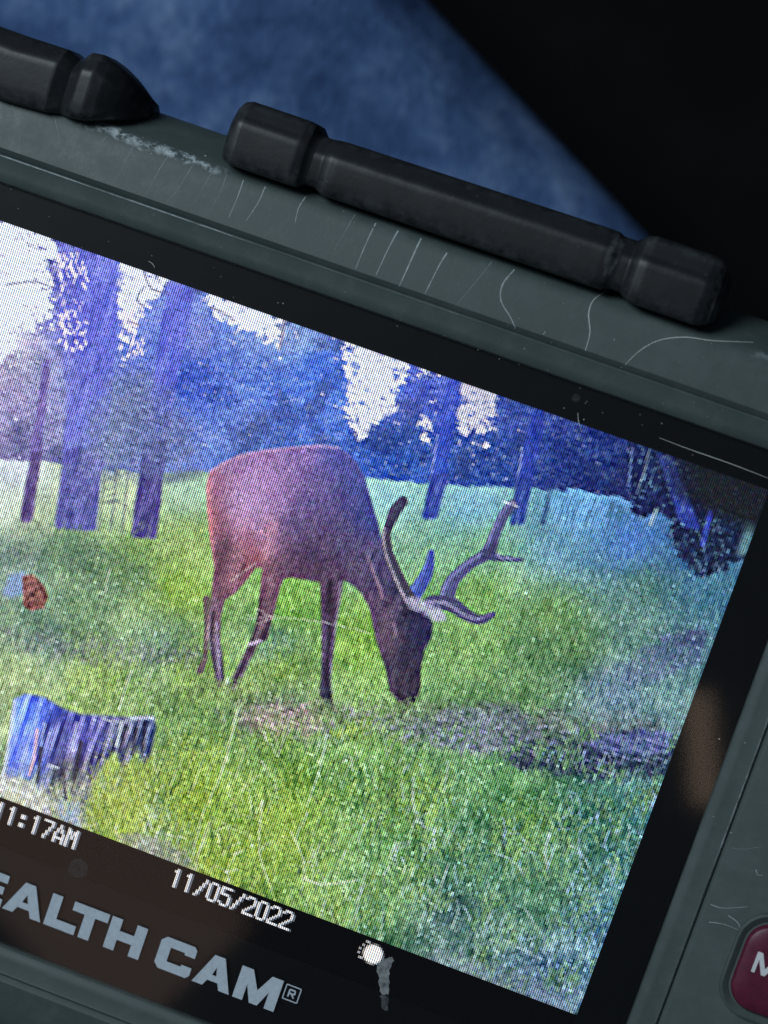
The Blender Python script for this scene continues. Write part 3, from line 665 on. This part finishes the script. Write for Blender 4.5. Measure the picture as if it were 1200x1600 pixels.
    font = {'0': '01110 10001 10001 10001 10001 10001 10001 10001 01110', '1': '00100 01100 00100 00100 00100 00100 00100 00100 00100',
            '2': '01110 10001 00001 00001 00010 00100 01000 10000 11111', '5': '11111 10000 10000 11110 00001 00001 00001 10001 01110',
            '7': '11111 00001 00001 00010 00010 00100 00100 01000 01000', '/': '00001 00001 00010 00010 00100 00100 01000 01000 10000',
            ':': '00000 00000 01100 01100 00000 00000 01100 01100 00000', 'A': '00100 00100 01010 01010 10001 10001 11111 10001 10001',
            'M': '10001 11011 11011 10101 10101 10001 10001 10001 10001'}
    def text(s_, u, v):
        for ch in s_:
            for j, rowt in enumerate(font[ch].split()):
                for i, b in enumerate(rowt):
                    if b == '1':
                        A[v + j, u + i] = np.maximum(A[v + j, u + i], (238, 240, 246))
                        A[v + j, min(u + i + 1, COLS-1)] = np.maximum(A[v + j, min(u + i + 1, COLS-1)], (120, 122, 130))
            u += 6
    text('11:17AM', 198, 252); text('11/05/2022', 286, 252)
    vv, uu = np.mgrid[0:ROWS, 0:COLS]
    for du, rad in ((0, 4.6),):
        mm = np.clip(rad + .5 - np.hypot(uu - 384.4, vv - 256.6), 0, 1)[..., None]
        A = A * (1 - mm) + 250 * mm
    ring = (np.abs(np.hypot(uu - 383.3, vv - 256.6) - 5.2) < .5) & (uu < 381.5) & (vv % 2 == 0)
    A[ring] = (190, 190, 195)
    return np.clip(A, 0, 300) / 255.

# ------------------------------------------------------------------ setting: dark surface
M_DARK = mat_plain('dark_surface', (0.0036, 0.0038, 0.0040), 0.9, 0.3, 60, 0.1)
dark = mesh_obj('dark_surface', [(-900, -900, -130), (900, -900, -130), (900, 900, -130), (-900, 900, -130)], [(0, 1, 2, 3)], M_DARK, None, False)
dark['kind'] = 'structure'; dark['label'] = 'black unlit surface lying beyond the blue plush fabric'

# ------------------------------------------------------------------ blue plush cushion under the viewer
def build_cushion():
    zc = -64.0                                                     # height of the fabric where it shows above the viewer
    a, b = plan([(672, 0), (996, 345)], zc)
    dvec = (b - a) / np.linalg.norm(b - a); nvec = np.array([-dvec[1], dvec[0]])
    if nvec[0] > 0: nvec = -nvec                                   # towards the lit fabric
    prof = [(8, -130), (3, -118), (0.6, -100), (0, -86)]
    prof += [(12 - 12 * math.cos(math.radians(t)), -82 + 18 * math.sin(math.radians(t))) for t in range(10, 91, 8)]
    prof += [(12 + 3.0 * k, zc) for k in range(1, 66)]
    L = prof[-1][0]
    prof += [(L + 12 * math.sin(math.radians(t)), -82 + 18 * math.cos(math.radians(t))) for t in range(15, 91, 15)] + [(L + 8, -130)]
    ss = np.arange(-130, 191, 3.0)
    V = []
    rg = random.Random(3); ph = [rg.uniform(0, 6.3) for _ in range(6)]
    def sm(t): t = min(max(t, 0), 1); return t * t * (3 - 2 * t)
    for s in ss:
        for t, z in prof:
            x, y = a + dvec * s + nvec * t
            top = sm((z + 84) / 16)
            seat = sm((2 - y) / 22) * sm((y + 66) / 16) * sm((t - 6) / 26) * sm((x + 112) / 16)    # raised pad that carries the viewer
            h = (1.6 * math.sin(x * .11 + y * .05 + ph[0]) + 1.1 * math.sin(x * .05 - y * .15 + ph[1]) + .5 * math.sin(x * .27 + y * .21 + ph[2])) * (1 - seat)
            V.append((x, y, z + top * (h + (-25.8 - zc) * seat)))
    n = len(prof); F = []
    for i in range(len(ss) - 1):
        for j in range(n - 1):
            F.append((i*n+j, i*n+j+1, (i+1)*n+j+1, (i+1)*n+j))
        F.append((i*n+n-1, i*n, (i+1)*n, (i+1)*n+n-1))
    F += [tuple(range(n)), tuple(range((len(ss)-1)*n, len(ss)*n))]
    o = mesh_obj('plush_cushion', V, F, mat_cloth(), None, True, 60)
    o['label'] = 'blue mottled plush fabric cushion under the photo viewer'; o['category'] = 'cushion'
    return o
build_cushion()

# ------------------------------------------------------------------ the handheld viewer
BASE = (-30.0, -28.0, -26.3)
viewer = bpy.data.objects.new('photo_viewer', None); col.objects.link(viewer)
viewer.empty_display_size = 0.02
viewer.location = [c * MM for c in BASE]
viewer['label'] = 'handheld photo viewer in grey-green housing, lit screen with grazing elk, lying on blue plush'
viewer['category'] = 'photo viewer'
M_HOUSE = mat_housing(); M_RUB = mat_rubber()
M_BEZEL = mat_plain('bezel_black', (0.004, 0.0042, 0.005), 0.35, 0.2, 300, 0.3)
M_INK = mat_plain('silver_ink', (0.50, 0.57, 0.64), 0.45, 0.10, 2500)
M_SCR_HL = mat_plain('scratch_and_highlight', (0.34, 0.39, 0.40), 0.6, 0.35, 1800)  # shared by real scratches and the painted edge highlight
M_SCR_HL2 = mat_plain('faint_scratch_and_highlight', (0.19, 0.23, 0.235), 0.6, 0.25, 1800)  # fainter scratches, and the weak ends of the painted edge highlight
M_LINT = mat_plain('white_lint', (0.62, 0.66, 0.64), 0.7, 0.15, 900)
M_RED = mat_plain('maroon_button', (0.105, 0.012, 0.034), 0.42, 0.2, 1500)
M_WHITE = mat_plain('white_ink', (0.72, 0.74, 0.76), 0.5, 0.06, 1500)

WX0, WX1, WY0, WY1 = -99.4, 4.35, -62.45, 3.25             # window opening
FACE = 1.45                                                  # height of the housing face over the display
def ring(off, z, r): return [(x, y, z) for x, y in rrect(WX0 - off, WX1 + off, WY0 - off, WY1 + off, r)]
# inner frame round the window
frame = loft('screen_frame', [ring(-0.05, -2.0, 1.2), ring(-0.02, 0.55, 1.2), ring(0.10, 0.88, 1.3), ring(0.45, 1.12, 1.6), ring(1.0, 1.22, 2.0), ring(2.05, 1.30, 3.0), ring(2.22, 1.36, 3.1),
                              ring(2.36, 1.28, 3.2), ring(2.45, 1.10, 3.2), ring(2.45, -2.0, 3.2)], M_HOUSE, viewer)
# outer shell: groove wall, flat face, crest, chamfer, side, underside
def out(dl, dr, db, dt, z, r): return [(x, y, z) for x, y in rrect(WX0 - dl, WX1 + dr, WY0 - db, WY1 + dt, r)]
house = loft('housing', [ring(2.47, -2.0, 3.4), ring(2.47, 1.06, 3.4), ring(2.60, 1.18, 3.4), ring(2.95, 1.40, 3.6), out(6.0, 30, 6.0, 6.2, 1.05, 9), out(6.8, 36, 6.8, 7.0, 0.86, 10),
                         out(7.35, 38, 7.4, 7.5, 0.55, 11), out(7.9, 39, 8.0, 8.0, -0.15, 11.5), out(9.5, 41, 9.8, 9.6, -3.2, 12.5), out(10.1, 42, 10.4, 10.3, -5.2, 13), out(10.2, 42.2, 10.6, 10.5, -7.5, 13),
                         out(9.6, 41.5, 10, 9.9, -18, 13), out(8.6, 40.5, 9, 8.9, -23, 13), out(5.5, 37.5, 6, 5.9, -26.3, 12)], M_HOUSE, viewer, cap1=True)

# display
pic = make_picture()
lin = np.where(pic <= 0.04045, pic / 12.92, ((pic + 0.055) / 1.055) ** 2.4)
gx, gy = np.meshgrid(np.arange(COLS + 1), np.arange(ROWS + 1))
V = np.stack([gx * PITCH_X - LCD_W, -gy * PITCH_Y, 0 * gx], -1).reshape(-1, 3) * MM
i = (np.arange(ROWS)[:, None] * (COLS + 1) + np.arange(COLS)[None, :]).ravel()
F = np.stack([i + COLS + 1, i + COLS + 2, i + 1, i], 1)
me = bpy.data.meshes.new('display')
me.vertices.add(len(V)); me.vertices.foreach_set('co', V.astype(np.float32).ravel())
me.loops.add(F.size); me.loops.foreach_set('vertex_index', F.astype(np.int32).ravel())
me.polygons.add(len(F)); me.polygons.foreach_set('loop_start', (np.arange(len(F)) * 4).astype(np.int32))
me.update(calc_edges=True)
at = me.attributes.new('picture', 'FLOAT_COLOR', 'CORNER')
rgba = np.concatenate([lin.reshape(-1, 3), np.ones((ROWS * COLS, 1))], 1).repeat(4, 0)
at.data.foreach_set('color', rgba.astype(np.float32).ravel())
me.materials.append(mat_display())
disp = bpy.data.objects.new('display', me); col.objects.link(disp); adopt(disp, viewer)
disp['label'] = 'lit display picture of an antlered elk grazing in a meadow, with time and date'

# black mask round the display
bz = holed_prism('bezel', rrect(WX0 + .1, WX1 - .1, WY0 + .1, WY1 - .1, 1.1), rrect(-LCD_W, 0, -LCD_H, 0, .05), -1.0, 0.12, M_BEZEL, viewer)
# clear window over display and mask
pane = prism('window_pane', rrect(WX0 + .02, WX1 - .02, WY0 + .02, WY1 - .02, 1.15), 0.30, 0.62, mat_pane(), viewer)

# lettering printed on the window
ZL0, ZL1 = 0.621, 0.650
CAP, BASELINE = 3.05, -59.15
S_ = .92    # stroke
def glyph(ch, w_):
    h = CAP
    if ch == 'L': return [[(0, 0), (w_, 0), (w_, .85), (1.02, .85), (1.02, h), (.02, h)]], None
    if ch == 'T': return [[(0, h), (0, h - .85), (w_/2 - .52, h - .85), (w_/2 - .52, 0), (w_/2 + .52, 0), (w_/2 + .52, h - .85), (w_, h - .85), (w_, h)]], None
    if ch == 'H': return [[(0, 0), (1.02, 0), (1.02, 1.08), (w_ - 1.02, 1.08), (w_ - 1.02, 0), (w_, 0), (w_, h), (w_ - 1.02, h), (w_ - 1.02, 1.95), (1.02, 1.95), (1.02, h), (0, h)]], None
    if ch == 'E': return [[(0, 0), (w_, 0), (w_, .75), (1.0, .75), (1.0, 1.18), (w_ - .15, 1.18), (w_ - .15, 1.88), (1.0, 1.88), (1.0, h - .75), (w_, h - .75), (w_, h), (0, h)]], None
    if ch == 'C': return [[(.45, 0), (w_ - .3, 0), (w_, .3), (w_, 1.05), (w_ - 1.0, 1.05), (w_ - 1.0, .85), (1.05, .85), (1.05, h - .85), (w_ - 1.0, h - .85), (w_ - 1.0, h - 1.05), (w_, h - 1.05), (w_, h - .3), (w_ - .3, h), (.45, h), (0, h - .45), (0, .45)]], None
    if ch == 'S': return [[(.3, 0), (w_ - .35, 0), (w_, .35), (w_, 1.6), (w_ - .3, 1.9), (1.0, 1.9), (1.0, h - .8), (w_ - .05, h - .8), (w_ - .05, h), (.35, h), (0, h - .35), (0, 1.45), (.3, 1.15), (w_ - 1.0, 1.15), (w_ - 1.0, .8), (0, .8), (0, .3)]], None
    if ch == 'M': return [[(0, 0), (.95, 0), (.95, 1.55), (w_/2 - .38, 0), (w_/2 + .38, 0), (w_ - .95, 1.55), (w_ - .95, 0), (w_, 0), (w_, h), (w_ - 1.1, h), (w_/2, 1.35), (1.1, h), (0, h)]], None
    if ch == 'm': return [[(0, 0), (.52, 0), (.52, 2.0), (w_/2 - .27, 0), (w_/2 + .27, 0), (w_ - .52, 2.0), (w_ - .52, 0), (w_, 0), (w_, h), (w_ - .75, h), (w_/2, .95), (.75, h), (0, h)]], None
    if ch == 'A':   # two halves share the edges over and under the counter
        c = w_ / 2
        return [[(0, 0), (1.02, 0), (1.32, .62), (c, .62), (c, 1.2), (1.60, 1.2), (c, 2.0), (c, h), (c - .5, h)],
                [(w_, 0), (c + .5, h), (c, h), (c, 2.0), (w_ - 1.60, 1.2), (c, 1.2), (c, .62), (w_ - 1.32, .62), (w_ - 1.02, 0)]], None
def letter(ch, x0, x1, base=BASELINE, mat=M_INK, parent=None, scale=1.0, z0=ZL0, z1=ZL1):
    polys, _ = glyph(ch, (x1 - x0) / scale)
    V, F = [], []
    for pl in polys:
        n = len(pl); o = len(V)
        V += [(x0 + x * scale, base + y * scale, z0) for x, y in pl] + [(x0 + x * scale, base + y * scale, z1) for x, y in pl]
        F += [tuple(o + n + k for k in range(n)), tuple(o + k for k in reversed(range(n)))]
        F += [(o + k, o + (k + 1) % n, o + n + (k + 1) % n, o + n + k) for k in range(n)]
    return mesh_obj('letter', V, F, mat, parent or pane, False)
for ch, x0, x1 in (('S', -62.6, -59.2), ('T', -59.0, -55.7), ('E', -55.4, -52.35), ('A', -52.15, -48.38), ('L', -48.08, -45.1), ('T', -45.9, -42.45), ('H', -42.2, -38.74),
                   ('C', -37.28, -33.85), ('A', -33.5, -29.88), ('M', -29.55, -25.55)):
    letter(ch, x0, x1)
# boxed registered mark
rx0, rx1, ry0, ry1 = -25.2, -23.82, -57.62, -56.26
def bar(V, F, x0, y0, x1, y1, wd, z0, z1):
    d = np.array([x1 - x0, y1 - y0]); d = d / np.linalg.norm(d); n = np.array([-d[1], d[0]]) * wd / 2
    q = [np.array([x0, y0]) + n, np.array([x0, y0]) - n, np.array([x1, y1]) - n, np.array([x1, y1]) + n]; o = len(V)
    V += [(p[0], p[1], z) for z in (z0, z1) for p in q]
    F += [(o+4, o+5, o+6, o+7), (o+3, o+2, o+1, o)] + [(o+k, o+(k+1) % 4, o+4+(k+1) % 4, o+4+k) for k in range(4)]
V, F = [], []
for i_, (a, b) in enumerate((((rx0, ry0), (rx1, ry0)), ((rx1, ry0), (rx1, ry1)), ((rx1, ry1), (rx0, ry1)), ((rx0, ry1), (rx0, ry0)))):
    bar(V, F, *a, *b, .10, ZL0, ZL1 - .003 * i_)
rr = [((.42, .3), (.42, 1.0)), ((.42, 1.0), (.92, 1.0)), ((.92, 1.0), (.96, .66)), ((.96, .66), (.45, .66)), ((.66, .64), (.96, .3))]
for i_, (a, b) in enumerate(rr): bar(V, F, rx0 + a[0], ry0 + a[1], rx0 + b[0], ry0 + b[1], .14, ZL0, ZL1 - .002 * i_)
mesh_obj('registered_mark', V, F, M_INK, pane, False)

# marks on the window
def blob(name, P, z, mat, parent, jit=0.0):
    q = smooth_line([tuple(p) for p in plan(P, z)] + [tuple(plan(P[:1], z)[0])], 4)[:-1]
    return prism(name, [(p[0] + random.uniform(-jit, jit), p[1] + random.uniform(-jit, jit)) for p in q], z, z + .012, mat, parent)
M_SMUDGE = mat_smear('grey_residue', (0.42, 0.45, 0.46), 0.55, 1500); M_SMUDGE2 = mat_smear('faint_residue', (0.30, 0.33, 0.35), 0.22, 1200)
blob('smudge', [(592, 1502), (604, 1498), (612, 1496), (615, 1502), (610, 1512), (608, 1530), (607, 1550), (600, 1555), (593, 1548), (592, 1530), (590, 1516)], .622, M_SMUDGE, pane, .10)
blob('smudge', [(594, 1556), (606, 1558), (606, 1578), (597, 1576)], .622, M_SMUDGE2, pane, .08)
def disc(cx, cy, r, mat):
    c = plan([(cx, cy)], .622)[0]
    return prism('water_spot', [(c[0] + r * math.cos(a * .2618), c[1] + r * math.sin(a * .2618)) for a in range(24)], .622, .630, mat, pane)
M_SPOT = mat_smear('dried_drop', (0.30, 0.30, 0.32), 0.06, 1500)
disc(122, 1357, .92, M_SPOT); disc(900, 622, .36, M_SPOT)

# ------------------------------------------------------------------ rubber bumpers along the top edge
def bumper(stations):
    """stations: (x, front y, crest y, outer y, top z, front roundness)"""
    xs, rest = [s[0] for s in stations], np.array([s[1:] for s in stations])
    X = sorted(set(list(np.arange(xs[0], xs[-1], .35)) + xs))
    loops = []
    for x in X:
        yf, yc, yo, zt = [np.interp(x, xs, rest[:, k]) for k in range(4)]
        wob = .02 * math.sin(x * .31) + .008 * math.sin(x * .9 + 1)
        zt += wob
        L = [(yf + .1, min(-3.0, zt - 1.8)), (yf, min(.35, zt - 1.1)), (yf + .06, zt - .75), (yf + .28, zt - .30), (yf + .75, zt - .10), (yf + 1.6, zt - .02), (yc - .7, zt + .10), (yc - .3, zt + .10), (yc - .1, zt + .05), (yc + .08, zt - .05), (yc + .3, zt - .22),
             (yc + .6, zt - .46), (yo - .55, zt - .80), (yo - .3, zt - 1.05), (yo - .1, zt - 1.45), (yo, zt - 2.1), (yo + .05, min(-3.2, zt - 2.3)), (yo - .5, -6.5), (yf + 1.2, -6.5)]
        loops.append([(x, y, z) for y, z in L])
    return loft('rubber_bumper', loops, M_RUB, viewer, True, True, 50)
def ends(x, yf, yc, yo, zt, sgn):   # rounded end of a block: three quick stations
    return [(x, yf + .9, yc - .9, yo - 1.6, zt - 1.9), (x + sgn * .25, yf + .35, yc - .35, yo - .7, zt - .8), (x + sgn * .7, yf + .1, yc - .08, yo - .2, zt - .2), (x + sgn * 1.3, yf, yc, yo, zt)]
blk = (11.25, 15.2, 17.15, 2.75); brr = (11.35, 14.85, 16.45, 2.35); nck = (11.75, 14.75, 16.3, 1.95)
st2 = ends(-54.6, *blk, 1) + [(-48.0, *blk), (-47.3, 11.3, 15.1, 17.0, 2.55), (-46.95, 11.6, 14.9, 16.5, 2.15), (-46.6, *nck), (-45.75, *nck), (-45.4, 11.55, 14.8, 16.35, 2.15), (-45.0, 11.38, 14.85, 16.4, 2.3), (-44.4, *brr),
       (-20.2, 11.45, 15.15, 16.75, 2.3), (-19.4, 11.5, 15.1, 16.7, 2.2), (-19.0, 11.7, 14.95, 16.5, 1.95), (-18.6, 11.8, 14.9, 16.5, 1.85), (-17.8, 11.8, 14.9, 16.5, 1.85), (-17.4, 11.55, 15.0, 16.8, 2.25), (-16.9, 11.35, 15.1, 17.2, 2.6), (-16.3, 11.2, 15.1, 17.4, 2.7)]
st2 += [(-11.1, 11.2, 15.1, 17.4, 2.7), (-10.4, 11.32, 15.0, 17.25, 2.45), (-9.8, 11.6, 14.75, 16.9, 1.8), (-9.3, 11.95, 14.4, 16.3, .7), (-8.95, 12.3, 14.1, 15.7, -.9)]
bumper(st2)
st1 = ends(-101, *blk, 1) + [(-95, *blk), (-94, *nck), (-93, *nck), (-92, *brr), (-74.6, 10.1, 14.6, 16.2, 2.3), (-70.6, 10.35, 14.85, 16.25, 2.3), (-70.0, 10.5, 14.7, 16.0, 2.0), (-69.4, 10.6, 14.5, 15.8, 1.7), (-68.9, 10.6, 14.6, 16.1, 2.1), (-68.3, 10.6, 15.0, 16.7, 2.6), (-67.3, 10.7, 15.1, 16.8, 2.75),
       (-66.3, 11.0, 14.9, 16.5, 2.5), (-65.6, 11.35, 14.6, 16.2, 2.0), (-64.8, 11.7, 14.35, 15.8, 1.3), (-64.0, 12.0, 14.1, 15.3, .3), (-63.3, 12.3, 13.8, 14.7, -1.2), (-62.8, 12.5, 13.5, 14.2, -3.0)]
bumper(st1)

# ------------------------------------------------------------------ menu button in its recess
def ringo(x0, x1, y0, y1, r, z): return [(x, y, z) for x, y in rrect(x0, x1, y0, y1, r)]
bx0, bx1, by0, by1 = 11.35, 25.5, -43.3, -35.3
loft('button_rim', [ringo(bx0 - 1.0, bx1 + 1.0, by0 - 1.0, by1 + 1.0, 3.0, .9), ringo(bx0 - .85, bx1 + .85, by0 - .85, by1 + .85, 2.9, 1.60), ringo(bx0 - .65, bx1 + .65, by0 - .65, by1 + .65, 2.8, 1.66),
                    ringo(bx0 - .45, bx1 + .45, by0 - .45, by1 + .45, 2.6, 1.56), ringo(bx0 - .2, bx1 + .2, by0 - .2, by1 + .2, 2.4, 1.40), ringo(bx0 - .1, bx1 + .1, by0 - .1, by1 + .1, 2.3, 1.34)], M_HOUSE, viewer)
btn = loft('menu_button', [ringo(bx0 + .05, bx1 - .05, by0 + .05, by1 - .05, 2.2, .8), ringo(bx0 + .05, bx1 - .05, by0 + .05, by1 - .05, 2.2, 1.75), ringo(bx0 + .2, bx1 - .2, by0 + .2, by1 - .2, 2.1, 2.05),
                           ringo(bx0 + .55, bx1 - .55, by0 + .55, by1 - .55, 1.9, 2.22), ringo(bx0 + 1.6, bx1 - 1.6, by0 + 1.6, by1 - 1.6, 1.2, 2.30)], M_RED, viewer, cap1=True)
btn['label'] = 'maroon rounded button with white letter M'
letter('m', 12.6, 14.75, -39.75, M_WHITE, btn, .62, 2.303, 2.335)

# ------------------------------------------------------------------ scratches, lint, dust
def face_z(x, y):
    """height of the housing face"""
    if y > WY1: o = y - WY1; return float(np.interp(o, [0, .45, 1, 2.05, 2.35, 2.72, 2.95, 6.2, 7.0, 7.5, 8.0, 9.6, 10.3], [.8, 1.12, 1.22, 1.3, 1.34, 1.3, 1.40, 1.05, .86, .55, -.15, -3.2, -5.2]))
    o = x - WX1; return float(np.interp(o, [0, .45, 1, 2.05, 2.35, 2.72, 2.95, 30], [.8, 1.12, 1.22, 1.3, 1.34, 1.3, 1.40, 1.05]))
def ribbon(name, P, wd, mat, parent, lift=.012, taper=True, n=6):
    q = [plan([tuple(p)], 1.2)[0] for p in smooth_line(P, n)]
    V, F = [], []; N = len(q)
    for i, p in enumerate(q):
        d = q[min(i+1, N-1)] - q[max(i-1, 0)]; d = d / (np.linalg.norm(d) + 1e-9); nrm = np.array([-d[1], d[0]])
        t = i / (N - 1); ww = wd * (1 - .65 * t if taper else 1) * random.uniform(.8, 1.15) / 2
        a, b = p + nrm * ww, p - nrm * ww; za = face_z(*p)
        V += [(a[0], a[1], za + lift * .5), (p[0], p[1], za + lift), (b[0], b[1], za + lift * .5)]
        if i: k = (i - 1) * 3; F += [(k, k+1, k+4, k+3), (k+1, k+2, k+5, k+4), (k, k+3, k+5, k+2)]
    return mesh_obj(name, V, F, mat, parent, True, 80)
scr = [([(170, 205), (152, 235), (138, 270)], .10, 0), ([(207, 228), (195, 255), (182, 288)], .09, 0), ([(262, 242), (245, 272), (232, 300)], .13, 0), ([(300, 258), (282, 290), (262, 318)], .11, 0), ([(333, 265), (318, 292), (306, 318)], .10, 0),
       ([(353, 272), (345, 298), (332, 325)], .10, 0), ([(379, 281), (372, 305), (358, 340)], .13, 1), ([(413, 291), (404, 315), (385, 345)], .13, 1), ([(476, 306), (466, 325), (461, 348)], .14, 1), ([(553, 335), (540, 360), (520, 395)], .11, 0),
       ([(586, 348), (570, 385), (556, 420)], .16, 1), ([(621, 360), (606, 390), (588, 430)], .18, 1), ([(657, 372), (645, 400), (632, 430), (624, 448)], .20, 1), ([(698, 395), (686, 415), (664, 460)], .18, 1), ([(768, 408), (748, 435), (712, 478)], .12, 0),
       ([(803, 421), (785, 445), (783, 470), (798, 496), (806, 514)], .20, 1), ([(82, 178), (90, 205), (95, 240), (88, 262)], .09, 0), ([(18, 165), (30, 200), (34, 225)], .09, 0), ([(1138, 1430), (1152, 1440), (1158, 1454)], .12, 1), ([(1110, 1412), (1130, 1418), (1168, 1416)], .12, 1),
       ([(1181, 1358), (1184, 1366), (1192, 1367)], .12, 1), ([(1108, 1440), (1130, 1443), (1156, 1453)], .11, 1), ([(1142, 1324), (1162, 1326), (1190, 1322)], .09, 0)]
for P, wd, br in scr: ribbon('scratch', P, wd * (.75 if br else .7), M_SCR_HL if br else M_SCR_HL2, house, .02)
# painted highlight: pale strips where the frame edge catches light along the groove
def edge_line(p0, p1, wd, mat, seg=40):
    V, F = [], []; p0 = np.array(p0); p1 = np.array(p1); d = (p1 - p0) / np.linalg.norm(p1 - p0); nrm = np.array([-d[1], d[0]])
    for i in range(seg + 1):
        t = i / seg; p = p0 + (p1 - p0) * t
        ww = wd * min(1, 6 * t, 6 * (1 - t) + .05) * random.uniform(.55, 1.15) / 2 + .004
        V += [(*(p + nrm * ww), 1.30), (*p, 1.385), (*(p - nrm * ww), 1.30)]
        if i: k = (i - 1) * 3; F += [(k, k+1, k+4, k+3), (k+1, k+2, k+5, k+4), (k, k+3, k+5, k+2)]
    mesh_obj('edge_highlight', V, F, mat, frame, True, 80)
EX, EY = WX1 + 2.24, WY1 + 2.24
edge_line((-86, EY), (-47, EY), .17, M_SCR_HL); edge_line((-47, EY), (-27, EY), .10, M_SCR_HL2)
edge_line((EX, -12), (EX, -34), .18, M_SCR_HL); edge_line((EX, -34), (EX, -50), .10, M_SCR_HL2)
# hairs lying on the housing and on the window
def hair(P, wd, label, zlift=.03, flat=None):
    q = smooth_line(P, 8); pts = []
    for p in q:
        x, y = plan([tuple(p)], 1.2 if flat is None else flat)[0]
        pts.append((x, y, (face_z(x, y) if flat is None else flat) + zlift))
    loops = []
    for i, p in enumerate(pts):
        d = Vector(pts[min(i+1, len(pts)-1)]) - Vector(pts[max(i-1, 0)]); d.normalize()
        sx = d.cross(Vector((0, 0, 1))).normalized(); up = sx.cross(d)
        r = wd * .4 * (1 - .5 * abs(2 * i / len(pts) - 1))
        loops.append([tuple(Vector(p) + sx * r * math.cos(a) + up * r * math.sin(a)) for a in (0, 1.047, 2.094, 3.1416, 4.189, 5.236)])
    o = loft('hair', loops, M_LINT, None, True, True, 80)
    o['label'] = label; o['category'] = 'hair'; o['group'] = 'loose hairs on the viewer'
hair([(950, 452), (928, 468), (920, 490), (922, 520), (915, 548)], .13, 'short hooked white hair hanging below the neck of the rubber bumper')
hair([(977, 570), (1000, 548), (1030, 532), (1070, 527), (1110, 532), (1150, 534), (1178, 535)], .11, 'long arched white hair on the housing below the end bumper block')
hair([(1030, 684), (1080, 703), (1140, 724), (1200, 747)], .075, 'straight fine white hair lying along the top of the screen window', .02, .63)
hair([(903, 645), (904, 658), (909, 675)], .08, 'tiny curved hair on the window above the pictured trees', .02, .63)
hair([(232, 408), (238, 412), (242, 418)], .07, 'tiny pale hair on black bezel above the pictured sky', .02, .63)
# dust
V, F = [], []
rg = random.Random(5)
spots = [(220, 214, 1), (236, 240, 1), (316, 242, 2), (462, 208, 1), (850, 522, 2), (852, 519, 1), (960, 531, 2), (811, 498, 1), (820, 545, 1), (126, 386, 0), (441, 474, 1), (433, 473, 1), (1124, 1156, 2), (1164, 1160, 1), (1115, 1275, 1), (1142, 1300, 1), (881, 638, 1), (912, 656, 1), (1034, 662, 1), (856, 578, 1), (1000, 648, 1), (1044, 730, 1)]
spots += [(rg.uniform(0, 1150), None, 0) for _ in range(70)]
for sx, sy, big in spots:
    if sy is None:
        sy = 345 + .35 * sx - rg.uniform(5, 205)
    x, y = plan([(sx, sy)], 1.0)[0]
    z = .625 if (WX0 < x < WX1 and WY0 < y < WY1) else face_z(x, y)
    r = (.035, .055, .085)[big] * rg.uniform(.7, 1.1); n = len(V); an = rg.uniform(0, 3)
    V += [(x + r * 1.5 * math.cos(an + a), y + r * math.sin(an + a), z - .01) for a in (0, 1.57, 3.14, 4.71)] + [(x, y, z + r * .7)]
    F += [(n, n+1, n+4), (n+1, n+2, n+4), (n+2, n+3, n+4), (n+3, n, n+4), (n+3, n+2, n+1, n)]
du = mesh_obj('dust', V, F, M_LINT, viewer, False); du['kind'] = 'stuff'
